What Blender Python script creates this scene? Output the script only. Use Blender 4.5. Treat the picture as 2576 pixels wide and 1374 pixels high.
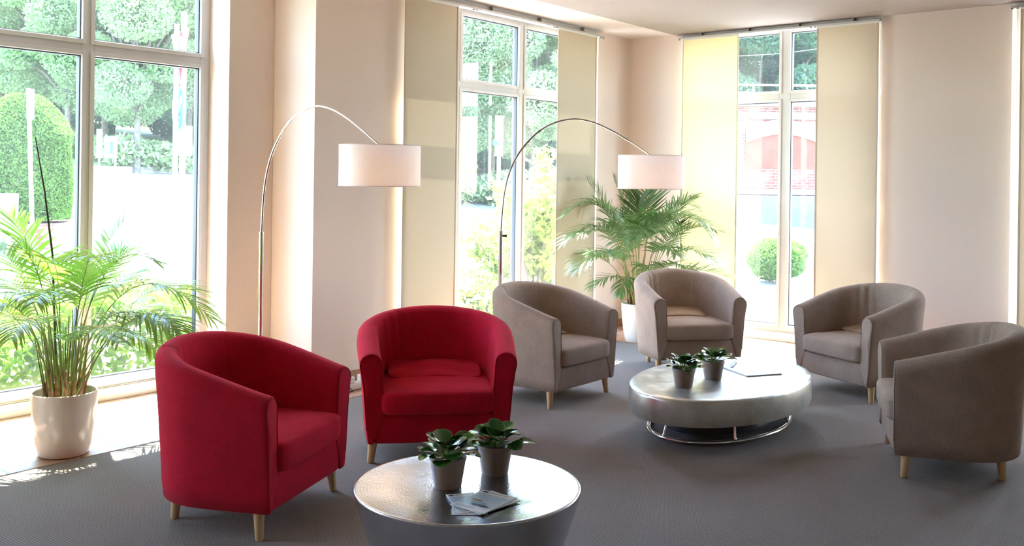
import bpy, bmesh, math, random
import numpy as np
from mathutils import Vector, Matrix

for o in list(bpy.data.objects): bpy.data.objects.remove(o)
scene = bpy.context.scene
COL = scene.collection
PI = math.pi

# ------------------------------------------------------------------ camera
YAW, ROLL, FPX, CY = math.radians(39.39), math.radians(0.78), 2378.0, 450.0
EYE = Vector((5.3025, -8.3586, 1.5))
FW = Vector((-math.sin(YAW), math.cos(YAW), 0))
R0 = Vector((math.cos(YAW), math.sin(YAW), 0))
RT = R0 * math.cos(ROLL) + Vector((0, 0, 1)) * math.sin(ROLL)
UP = RT.cross(FW)
cam = bpy.data.cameras.new('camera')
cam.sensor_width = 36.0
cam.lens = FPX / 2576 * 36.0
cam.shift_y = -(687 - CY) / 2576
cam.clip_end = 400
camo = bpy.data.objects.new('camera', cam)
COL.objects.link(camo)
M = Matrix((RT, UP, -FW)).transposed().to_4x4()
M.translation = EYE
camo.matrix_world = M
scene.camera = camo

def at(x, y, d):
    """real-world point seen at photo pixel x,y at depth d metres"""
    return EYE + (FW + RT * ((x - 1288) / FPX) + UP * ((CY - y) / FPX)) * d

# ------------------------------------------------------------------ light
scene.view_settings.view_transform = 'Standard'
scene.view_settings.look = 'None'
scene.view_settings.gamma = 1
scene.view_settings.use_curve_mapping = False
scene.view_settings.exposure = 2.3
world = bpy.data.worlds.new('world')
scene.world = world
world.use_nodes = True
wn = world.node_tree
bg = wn.nodes['Background']
sky = wn.nodes.new('ShaderNodeTexSky')
sky.sky_type = 'NISHITA'
sky.sun_disc = False
sky.sun_elevation = math.radians(60)
sky.altitude = 100
sky.air_density = 1.0
sky.dust_density = 1.5
sky.ozone_density = 1.0
wn.links.new(sky.outputs[0], bg.inputs[0])
bg.inputs[1].default_value = 1.15
SUN_H = Vector((0.93, -0.37, 0)).normalized()
SUN_EL = math.radians(62)
sun = bpy.data.lights.new('sun', 'SUN')
sun.energy = 16.0
sun.angle = math.radians(0.6)
sun.color = (1.0, 0.965, 0.91)
suno = bpy.data.objects.new('sun', sun)
COL.objects.link(suno)
sd = SUN_H * math.cos(SUN_EL) + Vector((0, 0, -math.sin(SUN_EL)))
suno.rotation_euler = sd.to_track_quat('-Z', 'Y').to_euler()
suno.location = (-10, 4, 20)
try:
    scene.cycles.max_bounces = 12
    scene.cycles.diffuse_bounces = 6
    scene.cycles.transparent_max_bounces = 24
    scene.cycles.sample_clamp_indirect = 8
    scene.cycles.caustics_reflective = False
    scene.cycles.caustics_refractive = False
except Exception:
    pass

# ------------------------------------------------------------------ materials
class N:
    """small helper around a node tree"""
    def __init__(self, name):
        self.m = bpy.data.materials.new(name); self.m.use_nodes = True
        self.t = self.m.node_tree; self.b = self.t.nodes['Principled BSDF']
        self.out = self.t.nodes['Material Output']
    def n(self, kind, **kw):
        x = self.t.nodes.new(kind)
        for k, v in kw.items():
            if k in x.inputs.keys(): x.inputs[k].default_value = v
            else: setattr(x, k, v)
        return x
    def l(self, a, b): self.t.links.new(a, b)
    def coord(self, scale=(1, 1, 1), kind='Object', rot=(0, 0, 0)):
        c = self.n('ShaderNodeTexCoord'); mp = self.n('ShaderNodeMapping')
        mp.inputs['Scale'].default_value = scale; mp.inputs['Rotation'].default_value = rot
        self.l(c.outputs[kind], mp.inputs['Vector']); return mp.outputs[0]
    def ramp(self, fac, stops):
        r = self.n('ShaderNodeValToRGB'); e = r.color_ramp.elements
        while len(e) < len(stops): e.new(0.5)
        for i, (p, c) in enumerate(stops):
            e[i].position = p; e[i].color = (*c, 1) if len(c) == 3 else c
        self.l(fac, r.inputs[0]); return r.outputs[0]
    def bump(self, h, strength=0.3, dist=0.01):
        b = self.n('ShaderNodeBump'); b.inputs['Strength'].default_value = strength
        b.inputs['Distance'].default_value = dist
        self.l(h, b.inputs['Height']); self.l(b.outputs[0], self.b.inputs['Normal']); return b
    def noise(self, vec, scale, detail=3, rough=0.5):
        x = self.n('ShaderNodeTexNoise'); x.inputs['Scale'].default_value = scale
        x.inputs['Detail'].default_value = detail; x.inputs['Roughness'].default_value = rough
        self.l(vec, x.inputs['Vector']); return x.outputs[0]

def simple(name, col, rough=0.5, metal=0.0, spec=0.5, noise=None, var=0.08, bump=0.0, coat=0):
    k = N(name)
    k.b.inputs['Base Color'].default_value = (*col, 1)
    k.b.inputs['Roughness'].default_value = rough
    k.b.inputs['Metallic'].default_value = metal
    k.b.inputs['Specular IOR Level'].default_value = spec
    k.b.inputs['Coat Weight'].default_value = coat
    if noise:
        f = k.noise(k.coord(), noise)
        k.l(k.ramp(f, [(0.3, [c * (1 - var) for c in col]), (0.7, [min(1, c * (1 + var)) for c in col])]), k.b.inputs['Base Color'])
        if bump: k.bump(f, bump, 0.003)
    return k.m

def fabric(name, col, weave=300, bump=0.5, sheen=0.25, var=0.24):
    k = N(name); v = k.coord()
    big = k.noise(v, 9, 3); fine = k.noise(v, weave, 2)
    w1 = k.n('ShaderNodeTexWave', wave_type='BANDS', bands_direction='Z'); w1.inputs['Scale'].default_value = weave / 2.2; w1.inputs['Distortion'].default_value = 1.5
    w2 = k.n('ShaderNodeTexWave', wave_type='BANDS', bands_direction='DIAGONAL'); w2.inputs['Scale'].default_value = weave / 2.2; w2.inputs['Distortion'].default_value = 1.5
    k.l(v, w1.inputs['Vector']); k.l(v, w2.inputs['Vector'])
    ad = k.n('ShaderNodeMath', operation='ADD'); k.l(w1.outputs[1], ad.inputs[0]); k.l(w2.outputs[1], ad.inputs[1])
    mx = k.n('ShaderNodeMath', operation='ADD'); k.l(ad.outputs[0], mx.inputs[0]); k.l(fine, mx.inputs[1])
    c1 = k.ramp(fine, [(0.35, [c * (1 - var) for c in col]), (0.65, [min(1, c * (1 + var)) for c in col])])
    c2 = k.ramp(big, [(0.3, (0.9, 0.9, 0.9)), (0.7, (1.08, 1.08, 1.08))])
    mm = k.n('ShaderNodeMix', data_type='RGBA', blend_type='MULTIPLY'); mm.inputs[0].default_value = 1
    k.l(c1, mm.inputs[6]); k.l(c2, mm.inputs[7]); k.l(mm.outputs[2], k.b.inputs['Base Color'])
    k.b.inputs['Roughness'].default_value = 0.92
    k.b.inputs['Specular IOR Level'].default_value = 0.15
    k.b.inputs['Sheen Weight'].default_value = sheen
    k.b.inputs['Sheen Roughness'].default_value = 0.4
    k.b.inputs['Sheen Tint'].default_value = (*[min(1, c * 1.6 + 0.15) for c in col], 1)
    k.bump(mx.outputs[0], bump, 0.0012)
    return k.m

def translucent(name, col, tcol, fac, noise=200, thread=True):
    """cloth or leaf: diffuse plus light coming through"""
    k = N(name); v = k.coord()
    d = k.b; d.inputs['Roughness'].default_value = 0.85; d.inputs['Specular IOR Level'].default_value = 0.2
    f = k.noise(v, noise, 3)
    vv = k.ramp(f, [(0.3, [c * 0.88 for c in col]), (0.7, [min(1, c * 1.08) for c in col])])
    k.l(vv, d.inputs['Base Color'])
    t = k.n('ShaderNodeBsdfTranslucent')
    k.l(k.ramp(f, [(0.3, [c * 0.88 for c in tcol]), (0.7, [min(1, c * 1.06) for c in tcol])]), t.inputs[0])
    mx = k.n('ShaderNodeMixShader'); mx.inputs[0].default_value = fac
    k.l(d.outputs[0], mx.inputs[1]); k.l(t.outputs[0], mx.inputs[2]); k.l(mx.outputs[0], k.out.inputs[0])
    return k

MAT = {}
MAT['red'] = fabric('red_fabric', (0.52, 0.007, 0.030), sheen=0.35)
MAT['red_dark'] = fabric('red_piping', (0.30, 0.005, 0.016), sheen=0.1)
MAT['taupe'] = fabric('taupe_fabric', (0.35, 0.255, 0.198), sheen=0.25)
MAT['taupe_dark'] = fabric('taupe_piping', (0.27, 0.195, 0.15), sheen=0.1)
MAT['tan'] = fabric('tan_fabric', (0.36, 0.25, 0.17), sheen=0.1)
MAT['cream_paint'] = simple('cream_plaster', (0.76, 0.65, 0.57), 0.9, spec=0.2, noise=60, var=0.02, bump=0.12)
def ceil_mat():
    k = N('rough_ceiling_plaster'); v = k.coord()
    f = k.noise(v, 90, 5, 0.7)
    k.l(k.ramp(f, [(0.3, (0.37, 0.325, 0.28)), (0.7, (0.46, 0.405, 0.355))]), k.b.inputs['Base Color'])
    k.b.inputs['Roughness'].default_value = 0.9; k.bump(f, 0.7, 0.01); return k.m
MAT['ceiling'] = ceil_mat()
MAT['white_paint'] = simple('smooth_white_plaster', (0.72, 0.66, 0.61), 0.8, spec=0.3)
MAT['frame'] = simple('grey_beige_frame_paint', (0.58, 0.56, 0.55), 0.42, spec=0.5, noise=5, var=0.03)
MAT['gasket'] = simple('dark_window_gasket', (0.06, 0.07, 0.08), 0.6)
MAT['alu'] = simple('white_aluminium', (0.80, 0.79, 0.76), 0.35, spec=0.5)
MAT['alu_rail'] = simple('satin_aluminium', (0.55, 0.54, 0.51), 0.35, metal=0.3)
MAT['alu_grey'] = simple('grey_aluminium', (0.35, 0.34, 0.32), 0.35, metal=0.6)
def chrome(name, col=(0.72, 0.68, 0.64), r=0.12):
    k = N(name); k.b.inputs['Base Color'].default_value = (*col, 1)
    k.b.inputs['Metallic'].default_value = 1; 
    f = k.noise(k.coord(), 30); k.l(k.ramp(f, [(0.3, (r * .8,) * 3), (0.7, (r * 1.3,) * 3)]), k.b.inputs['Roughness']); return k.m
MAT['chrome'] = chrome('brushed_steel')
MAT['chrome2'] = chrome('polished_chrome', (0.8, 0.78, 0.78), 0.08)
MAT['wood'] = None
def wood():
    k = N('light_birch_wood'); v = k.coord((14, 14, 1.2))
    f = k.noise(v, 4, 4)
    k.l(k.ramp(f, [(0.3, (0.50, 0.31, 0.14)), (0.7, (0.66, 0.45, 0.23))]), k.b.inputs['Base Color'])
    k.b.inputs['Roughness'].default_value = 0.45; k.bump(f, 0.1, 0.002); return k.m
MAT['wood'] = wood()
def carpet():
    k = N('grey_woven_carpet'); v = k.coord()
    w1 = k.n('ShaderNodeTexWave', wave_type='BANDS', bands_direction='X'); w1.inputs['Scale'].default_value = 45; w1.inputs['Distortion'].default_value = 1.2; w1.inputs['Detail Scale'].default_value = 4
    w2 = k.n('ShaderNodeTexWave', wave_type='BANDS', bands_direction='Y'); w2.inputs['Scale'].default_value = 26; w2.inputs['Distortion'].default_value = 1.2; w2.inputs['Detail Scale'].default_value = 4
    k.l(v, w1.inputs['Vector']); k.l(v, w2.inputs['Vector'])
    mu = k.n('ShaderNodeMath', operation='MULTIPLY'); k.l(w1.outputs[1], mu.inputs[0]); k.l(w2.outputs[1], mu.inputs[1])
    fine = k.noise(v, 260, 3); ad = k.n('ShaderNodeMath', operation='MULTIPLY_ADD'); k.l(mu.outputs[0], ad.inputs[0]); ad.inputs[1].default_value = 0.6; 
    k.l(fine, ad.inputs[2])
    big = k.noise(v, 1.2, 3)
    c1 = k.ramp(ad.outputs[0], [(0.35, (0.120, 0.100, 0.088)), (0.62, (0.245, 0.205, 0.180)), (1.0, (0.40, 0.345, 0.31))])
    c2 = k.ramp(big, [(0.3, (0.92, 0.92, 0.92)), (0.7, (1.06, 1.06, 1.06))])
    mm = k.n('ShaderNodeMix', data_type='RGBA', blend_type='MULTIPLY'); mm.inputs[0].default_value = 1
    k.l(c1, mm.inputs[6]); k.l(c2, mm.inputs[7]); k.l(mm.outputs[2], k.b.inputs['Base Color'])
    k.b.inputs['Roughness'].default_value = 0.95; k.b.inputs['Specular IOR Level'].default_value = 0.1
    k.bump(ad.outputs[0], 0.6, 0.004); return k.m
MAT['carpet'] = carpet()
def tiles():
    k = N('terracotta_floor_tiles'); v = k.coord()
    br = k.n('ShaderNodeTexBrick'); br.offset = 0.5
    br.inputs['Color1'].default_value = (0.47, 0.27, 0.18, 1); br.inputs['Color2'].default_value = (0.54, 0.34, 0.24, 1)
    br.inputs['Mortar'].default_value = (0.22, 0.17, 0.14, 1)
    br.inputs['Scale'].default_value = 1.0; br.inputs['Mortar Size'].default_value = 0.006
    br.inputs['Brick Width'].default_value = 0.30; br.inputs['Row Height'].default_value = 0.30
    k.l(v, br.inputs['Vector'])
    f = k.noise(v, 14, 4); c2 = k.ramp(f, [(0.3, (0.88, 0.88, 0.88)), (0.7, (1.1, 1.1, 1.1))])
    mm = k.n('ShaderNodeMix', data_type='RGBA', blend_type='MULTIPLY'); mm.inputs[0].default_value = 1
    k.l(br.outputs[0], mm.inputs[6]); k.l(c2, mm.inputs[7]); k.l(mm.outputs[2], k.b.inputs['Base Color'])
    k.b.inputs['Roughness'].default_value = 0.38
    iv = k.n('ShaderNodeMath', operation='SUBTRACT'); iv.inputs[0].default_value = 1; k.l(br.outputs[1], iv.inputs[1])
    k.bump(iv.outputs[0], 0.4, 0.003); return k.m
MAT['tiles'] = tiles()
MAT['baseboard'] = simple('terracotta_baseboard', (0.36, 0.19, 0.11), 0.45, noise=12, var=0.15)
def glass():
    """clear pane with a faint translucent mix standing in for lens-flare haze"""
    k = N('window_glass'); k.t.nodes.remove(k.b)
    tr = k.n('ShaderNodeBsdfTransparent'); tr.inputs[0].default_value = (0.90, 0.955, 0.94, 1)
    gl = k.n('ShaderNodeBsdfGlossy'); gl.inputs['Roughness'].default_value = 0.0
    fr = k.n('ShaderNodeFresnel'); fr.inputs[0].default_value = 1.5
    m1 = k.n('ShaderNodeMixShader'); k.l(fr.outputs[0], m1.inputs[0]); k.l(tr.outputs[0], m1.inputs[1]); k.l(gl.outputs[0], m1.inputs[2])
    veil = k.n('ShaderNodeBsdfTranslucent'); veil.inputs[0].default_value = (0.85, 0.97, 1.0, 1)  # pale blue share: flare haze put into the pane
    m2 = k.n('ShaderNodeMixShader')
    v = k.coord(); f = k.noise(v, 1.3, 4, 0.6)
    mr = k.n('ShaderNodeMapRange'); mr.inputs[1].default_value = 0.25; mr.inputs[2].default_value = 0.75; mr.inputs[3].default_value = 0.005; mr.inputs[4].default_value = 0.016
    k.l(f, mr.inputs[0]); k.l(mr.outputs[0], m2.inputs[0])
    k.l(m1.outputs[0], m2.inputs[1]); k.l(veil.outputs[0], m2.inputs[2]); k.l(m2.outputs[0], k.out.inputs[0])
    return k.m
MAT['glass'] = glass()
def cloth(name, col, tcol, fac):
    k = translucent(name, col, tcol, fac, 3)
    v = k.coord((1, 1, 6))
    a = k.noise(v, 60, 3); v2 = k.coord((8, 8, 1)); b = k.noise(v2, 60, 3)
    ad = k.n('ShaderNodeMath', operation='ADD'); k.l(a, ad.inputs[0]); k.l(b, ad.inputs[1]); k.bump(ad.outputs[0], 0.25, 0.002)
    cr = k.ramp(ad.outputs[0], [(0.35, [c * 0.9 for c in col]), (0.65, [min(1, c * 1.06) for c in col])]); k.l(cr, k.b.inputs['Base Color'])
    tr = [x for x in k.t.nodes if x.type == 'BSDF_TRANSLUCENT'][0]
    cr2 = k.ramp(ad.outputs[0], [(0.7, [c * 0.85 for c in tcol]), (1.2, [min(1, c * 1.06) for c in tcol])]); k.l(cr2, tr.inputs[0])
    return k.m
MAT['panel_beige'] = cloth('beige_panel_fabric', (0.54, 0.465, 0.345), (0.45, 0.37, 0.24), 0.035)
MAT['panel_sun_glow'] = cloth('sun_glow_yellow_panel_fabric', (0.78, 0.73, 0.48), (0.76, 0.62, 0.27), 0.115)  # sun glow of this blind is put into its yellow colour and translucency
MAT['panel_beige_lit'] = cloth('sunlit_beige_panel_fabric', (0.57, 0.48, 0.36), (0.52, 0.40, 0.25), 0.07)  # lit copy of the beige cloth, brighter to carry the sunlight
MAT['shade'] = cloth('white_shade_fabric', (0.92, 0.885, 0.88), (0.90, 0.85, 0.83), 0.38)
MAT['ceramic'] = simple('cream_glazed_ceramic', (0.80, 0.74, 0.62), 0.12, spec=0.6, coat=0.3)
MAT['ceramic_white'] = simple('white_glazed_ceramic', (0.83, 0.80, 0.74), 0.15, spec=0.6, coat=0.3)
MAT['greypot'] = simple('matt_taupe_ceramic', (0.35, 0.255, 0.205), 0.45, spec=0.4, noise=30, var=0.05)
MAT['soil'] = simple('potting_soil', (0.06, 0.04, 0.025), 0.95, noise=60, var=0.5, bump=0.8)
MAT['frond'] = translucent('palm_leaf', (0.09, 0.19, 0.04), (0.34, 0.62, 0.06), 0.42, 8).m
MAT['frond2'] = translucent('shaded_palm_leaf', (0.085, 0.165, 0.065), (0.22, 0.42, 0.09), 0.3, 8).m  # duller copy of the palm leaf, shade put into its colour
MAT['frond'].node_tree.nodes['Principled BSDF'].inputs['Roughness'].default_value = 0.35
MAT['frond'].node_tree.nodes['Principled BSDF'].inputs['Specular IOR Level'].default_value = 0.6
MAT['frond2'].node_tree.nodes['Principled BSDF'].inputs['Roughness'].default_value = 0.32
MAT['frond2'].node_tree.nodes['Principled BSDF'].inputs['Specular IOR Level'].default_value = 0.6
MAT['stem'] = simple('palm_stem', (0.20, 0.25, 0.06), 0.5, noise=20, var=0.3)
MAT['sheath'] = simple('dry_brown_sheath', (0.26, 0.14, 0.07), 0.8, noise=30, var=0.35)
MAT['spear'] = simple('dark_stem', (0.035, 0.05, 0.02), 0.6)
def pep():
    k = N('glossy_round_leaf'); at_ = k.n('ShaderNodeVertexColor'); at_.layer_name = 'edge'
    k.l(k.ramp(at_.outputs[0], [(0.0, (0.030, 0.115, 0.016)), (0.7, (0.045, 0.15, 0.02)), (0.95, (0.28, 0.42, 0.12))]), k.b.inputs['Base Color'])
    k.b.inputs['Roughness'].default_value = 0.16; k.b.inputs['Specular IOR Level'].default_value = 0.7; return k.m
MAT['pep'] = pep()
def hammered():
    k = N('hammered_aluminium'); v = k.coord()
    vo = k.n('ShaderNodeTexVoronoi'); vo.inputs['Scale'].default_value = 105; k.l(v, vo.inputs['Vector'])
    wv = k.n('ShaderNodeTexWave', wave_type='RINGS', rings_direction='Z'); wv.inputs['Scale'].default_value = 28; wv.inputs['Distortion'].default_value = 0.6; k.l(v, wv.inputs['Vector'])
    ad = k.n('ShaderNodeMath', operation='MULTIPLY_ADD'); k.l(wv.outputs[1], ad.inputs[0]); ad.inputs[1].default_value = 0.35; k.l(vo.outputs[0], ad.inputs[2])
    k.bump(ad.outputs[0], 0.07, 0.005)
    f = k.noise(v, 7, 4)
    k.l(k.ramp(f, [(0.3, (0.56, 0.59, 0.65)), (0.7, (0.68, 0.70, 0.75))]), k.b.inputs['Base Color'])
    k.l(k.ramp(f, [(0.3, (0.16,) * 3), (0.7, (0.26,) * 3)]), k.b.inputs['Roughness'])
    k.b.inputs['Metallic'].default_value = 1.0; return k.m
MAT['hammered'] = hammered()
def silverleaf():
    k = N('silver_leaf'); v = k.coord()
    br = k.n('ShaderNodeTexBrick'); br.inputs['Scale'].default_value = 1; br.inputs['Brick Width'].default_value = 0.14; br.inputs['Row Height'].default_value = 0.14
    br.inputs['Color1'].default_value = (0.62, 0.61, 0.57, 1); br.inputs['Color2'].default_value = (0.70, 0.69, 0.65, 1); br.inputs['Mortar'].default_value = (0.66, 0.64, 0.6, 1); br.inputs['Mortar Size'].default_value = 0.002
    k.l(v, br.inputs['Vector'])
    f = k.noise(v, 11, 6, 0.7)
    mm = k.n('ShaderNodeMix', data_type='RGBA', blend_type='MULTIPLY'); mm.inputs[0].default_value = 1
    k.l(br.outputs[0], mm.inputs[6]); k.l(k.ramp(f, [(0.35, (0.80, 0.82, 0.82)), (0.65, (1.06, 1.04, 1.0))]), mm.inputs[7]); k.l(mm.outputs[2], k.b.inputs['Base Color'])
    k.l(k.ramp(f, [(0.3, (0.28,) * 3), (0.7, (0.42,) * 3)]), k.b.inputs['Roughness'])
    k.b.inputs['Metallic'].default_value = 0.85; k.bump(f, 0.08, 0.004); return k.m
MAT['silver'] = silverleaf()
MAT['black'] = simple('dark_lacquer', (0.03, 0.022, 0.028), 0.3)
MAT['plastic'] = simple('white_plastic', (0.75, 0.73, 0.68), 0.4)
MAT['cable'] = simple('black_rubber', (0.015, 0.015, 0.02), 0.5)
MAT['blue'] = simple('blue_plastic', (0.03, 0.12, 0.45), 0.5)
MAT['paper'] = simple('white_paper', (0.80, 0.80, 0.80), 0.35, spec=0.5)
MAT['paper_blue'] = simple('pale_blue_print', (0.52, 0.64, 0.70), 0.3)
MAT['ink'] = simple('dark_print', (0.05, 0.06, 0.10), 0.35)
MAT['ink_grey'] = simple('grey_print', (0.30, 0.34, 0.38), 0.35)
MAT['ink_gold'] = simple('gold_print', (0.60, 0.46, 0.22), 0.35)
MAT['skinprint'] = simple('warm_print', (0.62, 0.40, 0.26), 0.35)
MAT['hairprint'] = simple('brown_print', (0.26, 0.16, 0.08), 0.35)
MAT['clothprint'] = simple('blue_print', (0.24, 0.42, 0.55), 0.35)
# outdoors
MAT['asphalt'] = simple('pale_asphalt', (0.24, 0.24, 0.24), 0.9, noise=3, var=0.08)
MAT['grass'] = simple('verge_grass', (0.16, 0.24, 0.07), 0.95, noise=6, var=0.4, bump=0.6)
MAT['bark'] = simple('grey_bark', (0.12, 0.10, 0.08), 0.9, noise=8, var=0.3, bump=0.6)
def leafm(n, c, t, f=0.45): 
    k = translucent(n, c, t, f, 0.9); return k.m
MAT['leaf_a'] = leafm('bright_foliage', (0.27, 0.34, 0.18), (0.40, 0.54, 0.22))
MAT['leaf_b'] = leafm('mid_foliage', (0.20, 0.28, 0.15), (0.30, 0.44, 0.18))
MAT['leaf_c'] = leafm('dark_foliage', (0.065, 0.125, 0.075), (0.11, 0.22, 0.09), 0.4)
MAT['conifer'] = leafm('conifer_foliage', (0.07, 0.15, 0.025), (0.11, 0.24, 0.03), 0.3)
MAT['ivy'] = leafm('ivy_foliage', (0.15, 0.26, 0.035), (0.30, 0.48, 0.05), 0.45)
MAT['shrub'] = leafm('yellow_shrub_foliage', (0.26, 0.33, 0.08), (0.36, 0.46, 0.09), 0.45)
def brick():
    k = N('old_red_brick'); v = k.coord()
    br = k.n('ShaderNodeTexBrick'); br.inputs['Scale'].default_value = 1
    br.inputs['Color1'].default_value = (0.16, 0.045, 0.03, 1); br.inputs['Color2'].default_value = (0.12, 0.035, 0.025, 1); br.inputs['Mortar'].default_value = (0.18, 0.15, 0.13, 1)
    br.inputs['Mortar Size'].default_value = 0.012; br.inputs['Brick Width'].default_value = 0.26; br.inputs['Row Height'].default_value = 0.085
    sp = k.n('ShaderNodeSeparateXYZ'); cb = k.n('ShaderNodeCombineXYZ'); k.l(v, sp.inputs[0])
    k.l(sp.outputs[0], cb.inputs[0]); k.l(sp.outputs[2], cb.inputs[1]); k.l(cb.outputs[0], br.inputs['Vector'])
    f = k.noise(v, 1.4, 5, 0.7); mm = k.n('ShaderNodeMix', data_type='RGBA'); k.l(k.ramp(f, [(0.5, (0, 0, 0)), (0.7, (0.6, 0.6, 0.6))]), mm.inputs[0])
    k.l(br.outputs[0], mm.inputs[6]); mm.inputs[7].default_value = (0.21, 0.18, 0.16, 1); k.l(mm.outputs[2], k.b.inputs['Base Color'])
    k.b.inputs['Roughness'].default_value = 0.9; return k.m
MAT['brick'] = brick()
MAT['orange_wall'] = simple('orange_infill_render', (0.165, 0.04, 0.02), 0.9, noise=3, var=0.25)
MAT['stone'] = simple('weathered_pale_stone', (0.22, 0.20, 0.18), 0.9, noise=3, var=0.3, bump=0.5)
MAT['greyrender'] = simple('grey_render', (0.10, 0.10, 0.105), 0.8, noise=3, var=0.08)
MAT['sign_white'] = simple('white_sign_enamel', (0.26, 0.265, 0.27), 0.4)
MAT['sign_red'] = simple('red_sign_enamel', (0.26, 0.03, 0.03), 0.4)
MAT['sign_blue'] = simple('blue_sign_enamel', (0.02, 0.10, 0.22), 0.4)
MAT['sign_yellow'] = simple('yellow_sign_enamel', (0.75, 0.50, 0.06), 0.4)
MAT['galv'] = simple('galvanised_steel', (0.25, 0.26, 0.27), 0.5, metal=0.3)

# ------------------------------------------------------------------ mesh tools
class MB:
    def __init__(s): s.v = []; s.f = []; s.mi = []; s.mats = []
    def slot(s, m):
        if m not in s.mats: s.mats.append(m)
        return s.mats.index(m)
    def add(s, vs, fs, m=None):
        b = len(s.v); s.v += [tuple(p) for p in vs]; i = s.slot(m) if m else 0
        for f in fs: s.f.append(tuple(b + k for k in f)); s.mi.append(i)
        return s
    def box(s, x0, x1, y0, y1, z0, z1, m=None):
        vs = [(x, y, z) for z in (z0, z1) for y in (y0, y1) for x in (x0, x1)]
        return s.add(vs, [(0, 2, 3, 1), (4, 5, 7, 6), (0, 1, 5, 4), (2, 6, 7, 3), (0, 4, 6, 2), (1, 3, 7, 5)], m)
    def tube(s, pts, r, n=10, m=None, cap=True):
        pts = [Vector(p) for p in pts]; rr = r if isinstance(r, (list, tuple)) else [r] * len(pts)
        vs = []; prev = None
        for i, p in enumerate(pts):
            t = (pts[min(i + 1, len(pts) - 1)] - pts[max(i - 1, 0)]).normalized()
            if prev is None:
                a = Vector((0, 0, 1)) if abs(t.z) < 0.9 else Vector((1, 0, 0)); u = t.cross(a).normalized()
            else: u = (prev - t * prev.dot(t)).normalized()
            prev = u; w = t.cross(u)
            for k in range(n):
                a = 2 * PI * k / n; vs.append(p + (u * math.cos(a) + w * math.sin(a)) * rr[i])
        fs = [(i * n + k, i * n + (k + 1) % n, (i + 1) * n + (k + 1) % n, (i + 1) * n + k) for i in range(len(pts) - 1) for k in range(n)]
        if cap: fs += [tuple(range(n))[::-1], tuple(range((len(pts) - 1) * n, len(pts) * n))]
        return s.add(vs, fs, m)
    def lathe(s, prof, n=48, m=None, c=(0, 0, 0), sx=1, sy=1, close=True):
        vs = []
        for r, z in prof:
            for k in range(n):
                a = 2 * PI * k / n; vs.append((c[0] + r * sx * math.cos(a), c[1] + r * sy * math.sin(a), c[2] + z))
        P = len(prof)
        fs = [(i * n + k, i * n + (k + 1) % n, (i + 1) * n + (k + 1) % n, (i + 1) * n + k) for i in range(P - 1) for k in range(n)]
        if close: fs += [tuple(range(n))[::-1], tuple(range((P - 1) * n, P * n))]
        return s.add(vs, fs, m)
    def blob(s, c, r, e=0.3, e2=0.3, nu=40, nv=20, m=None, fn=None, mat=None):
        """rounded box (superellipsoid)"""
        sg = lambda x, p: math.copysign(abs(x) ** p, x)
        vs = []
        for j in range(nv + 1):
            v = -PI / 2 + PI * j / nv
            for i in range(nu):
                u = 2 * PI * i / nu
                p = Vector((r[0] * sg(math.cos(v), e2) * sg(math.cos(u), e), r[1] * sg(math.cos(v), e2) * sg(math.sin(u), e), r[2] * sg(math.sin(v), e2)))
                if fn: p = fn(p)
                if mat: p = mat @ p
                vs.append(p + Vector(c))
        fs = [(j * nu + i, j * nu + (i + 1) % nu, (j + 1) * nu + (i + 1) % nu, (j + 1) * nu + i) for j in range(nv) for i in range(nu)]
        return s.add(vs, fs, m)
    def build(s, name, mat=None, parent=None, loc=None, smooth=40, sub=0):
        me = bpy.data.meshes.new(name); me.from_pydata(s.v, [], s.f); me.validate(clean_customdata=False)
        if mat: me.materials.append(mat)
        if s.mats:
            if mat: pass
            for m in s.mats: me.materials.append(m)
            if not mat and len(me.polygons) == len(s.mi): me.polygons.foreach_set('material_index', s.mi)
        if smooth:
            me.polygons.foreach_set('use_smooth', [True] * len(me.polygons))
            me.set_sharp_from_angle(angle=math.radians(smooth))
        me.update()
        o = bpy.data.objects.new(name, me); COL.objects.link(o)
        if parent: o.parent = parent
        if loc: o.location = loc
        if sub:
            md = o.modifiers.new('subdivision', 'SUBSURF'); md.levels = sub; md.render_levels = sub
        return o

def bevel(o, w, seg=2):
    md = o.modifiers.new('bevel', 'BEVEL'); md.width = w; md.segments = seg; md.limit_method = 'ANGLE'; md.angle_limit = math.radians(40); return o

def np_mesh(name, verts, faces, mat, parent=None, loc=None):
    """faces: (n,4) quads or (n,3) tris"""
    me = bpy.data.meshes.new(name); n, k = faces.shape
    me.vertices.add(len(verts)); me.vertices.foreach_set('co', verts.astype(np.float32).ravel())
    me.loops.add(n * k); me.loops.foreach_set('vertex_index', faces.astype(np.int32).ravel())
    me.polygons.add(n); me.polygons.foreach_set('loop_start', np.arange(0, n * k, k, dtype=np.int32))
    me.polygons.foreach_set('loop_total', np.full(n, k, dtype=np.int32))
    me.update(calc_edges=True); me.materials.append(mat)
    o = bpy.data.objects.new(name, me); COL.objects.link(o)
    if parent: o.parent = parent
    if loc is not None: o.location = loc
    return o

def tag(o, label, cat, group=None, kind=None):
    o['label'] = label; o['category'] = cat
    if group: o['group'] = group
    if kind: o['kind'] = kind
    return o
def struct(o): o['kind'] = 'structure'; return o
def thing(name, label, cat, loc=(0, 0, 0), rz=0, group=None):
    o = bpy.data.objects.new(name, None); COL.objects.link(o); o.empty_display_size = 0.1
    o.location = loc; o.rotation_euler = (0, 0, rz); return tag(o, label, cat, group)
def kids(o): return [c for c in bpy.data.objects if c.parent == o]
def copy_tree(o, parent=None):
    c = o.copy(); COL.objects.link(c)
    if parent: c.parent = parent
    for ch in kids(o): copy_tree(ch, c)
    return c

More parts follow.
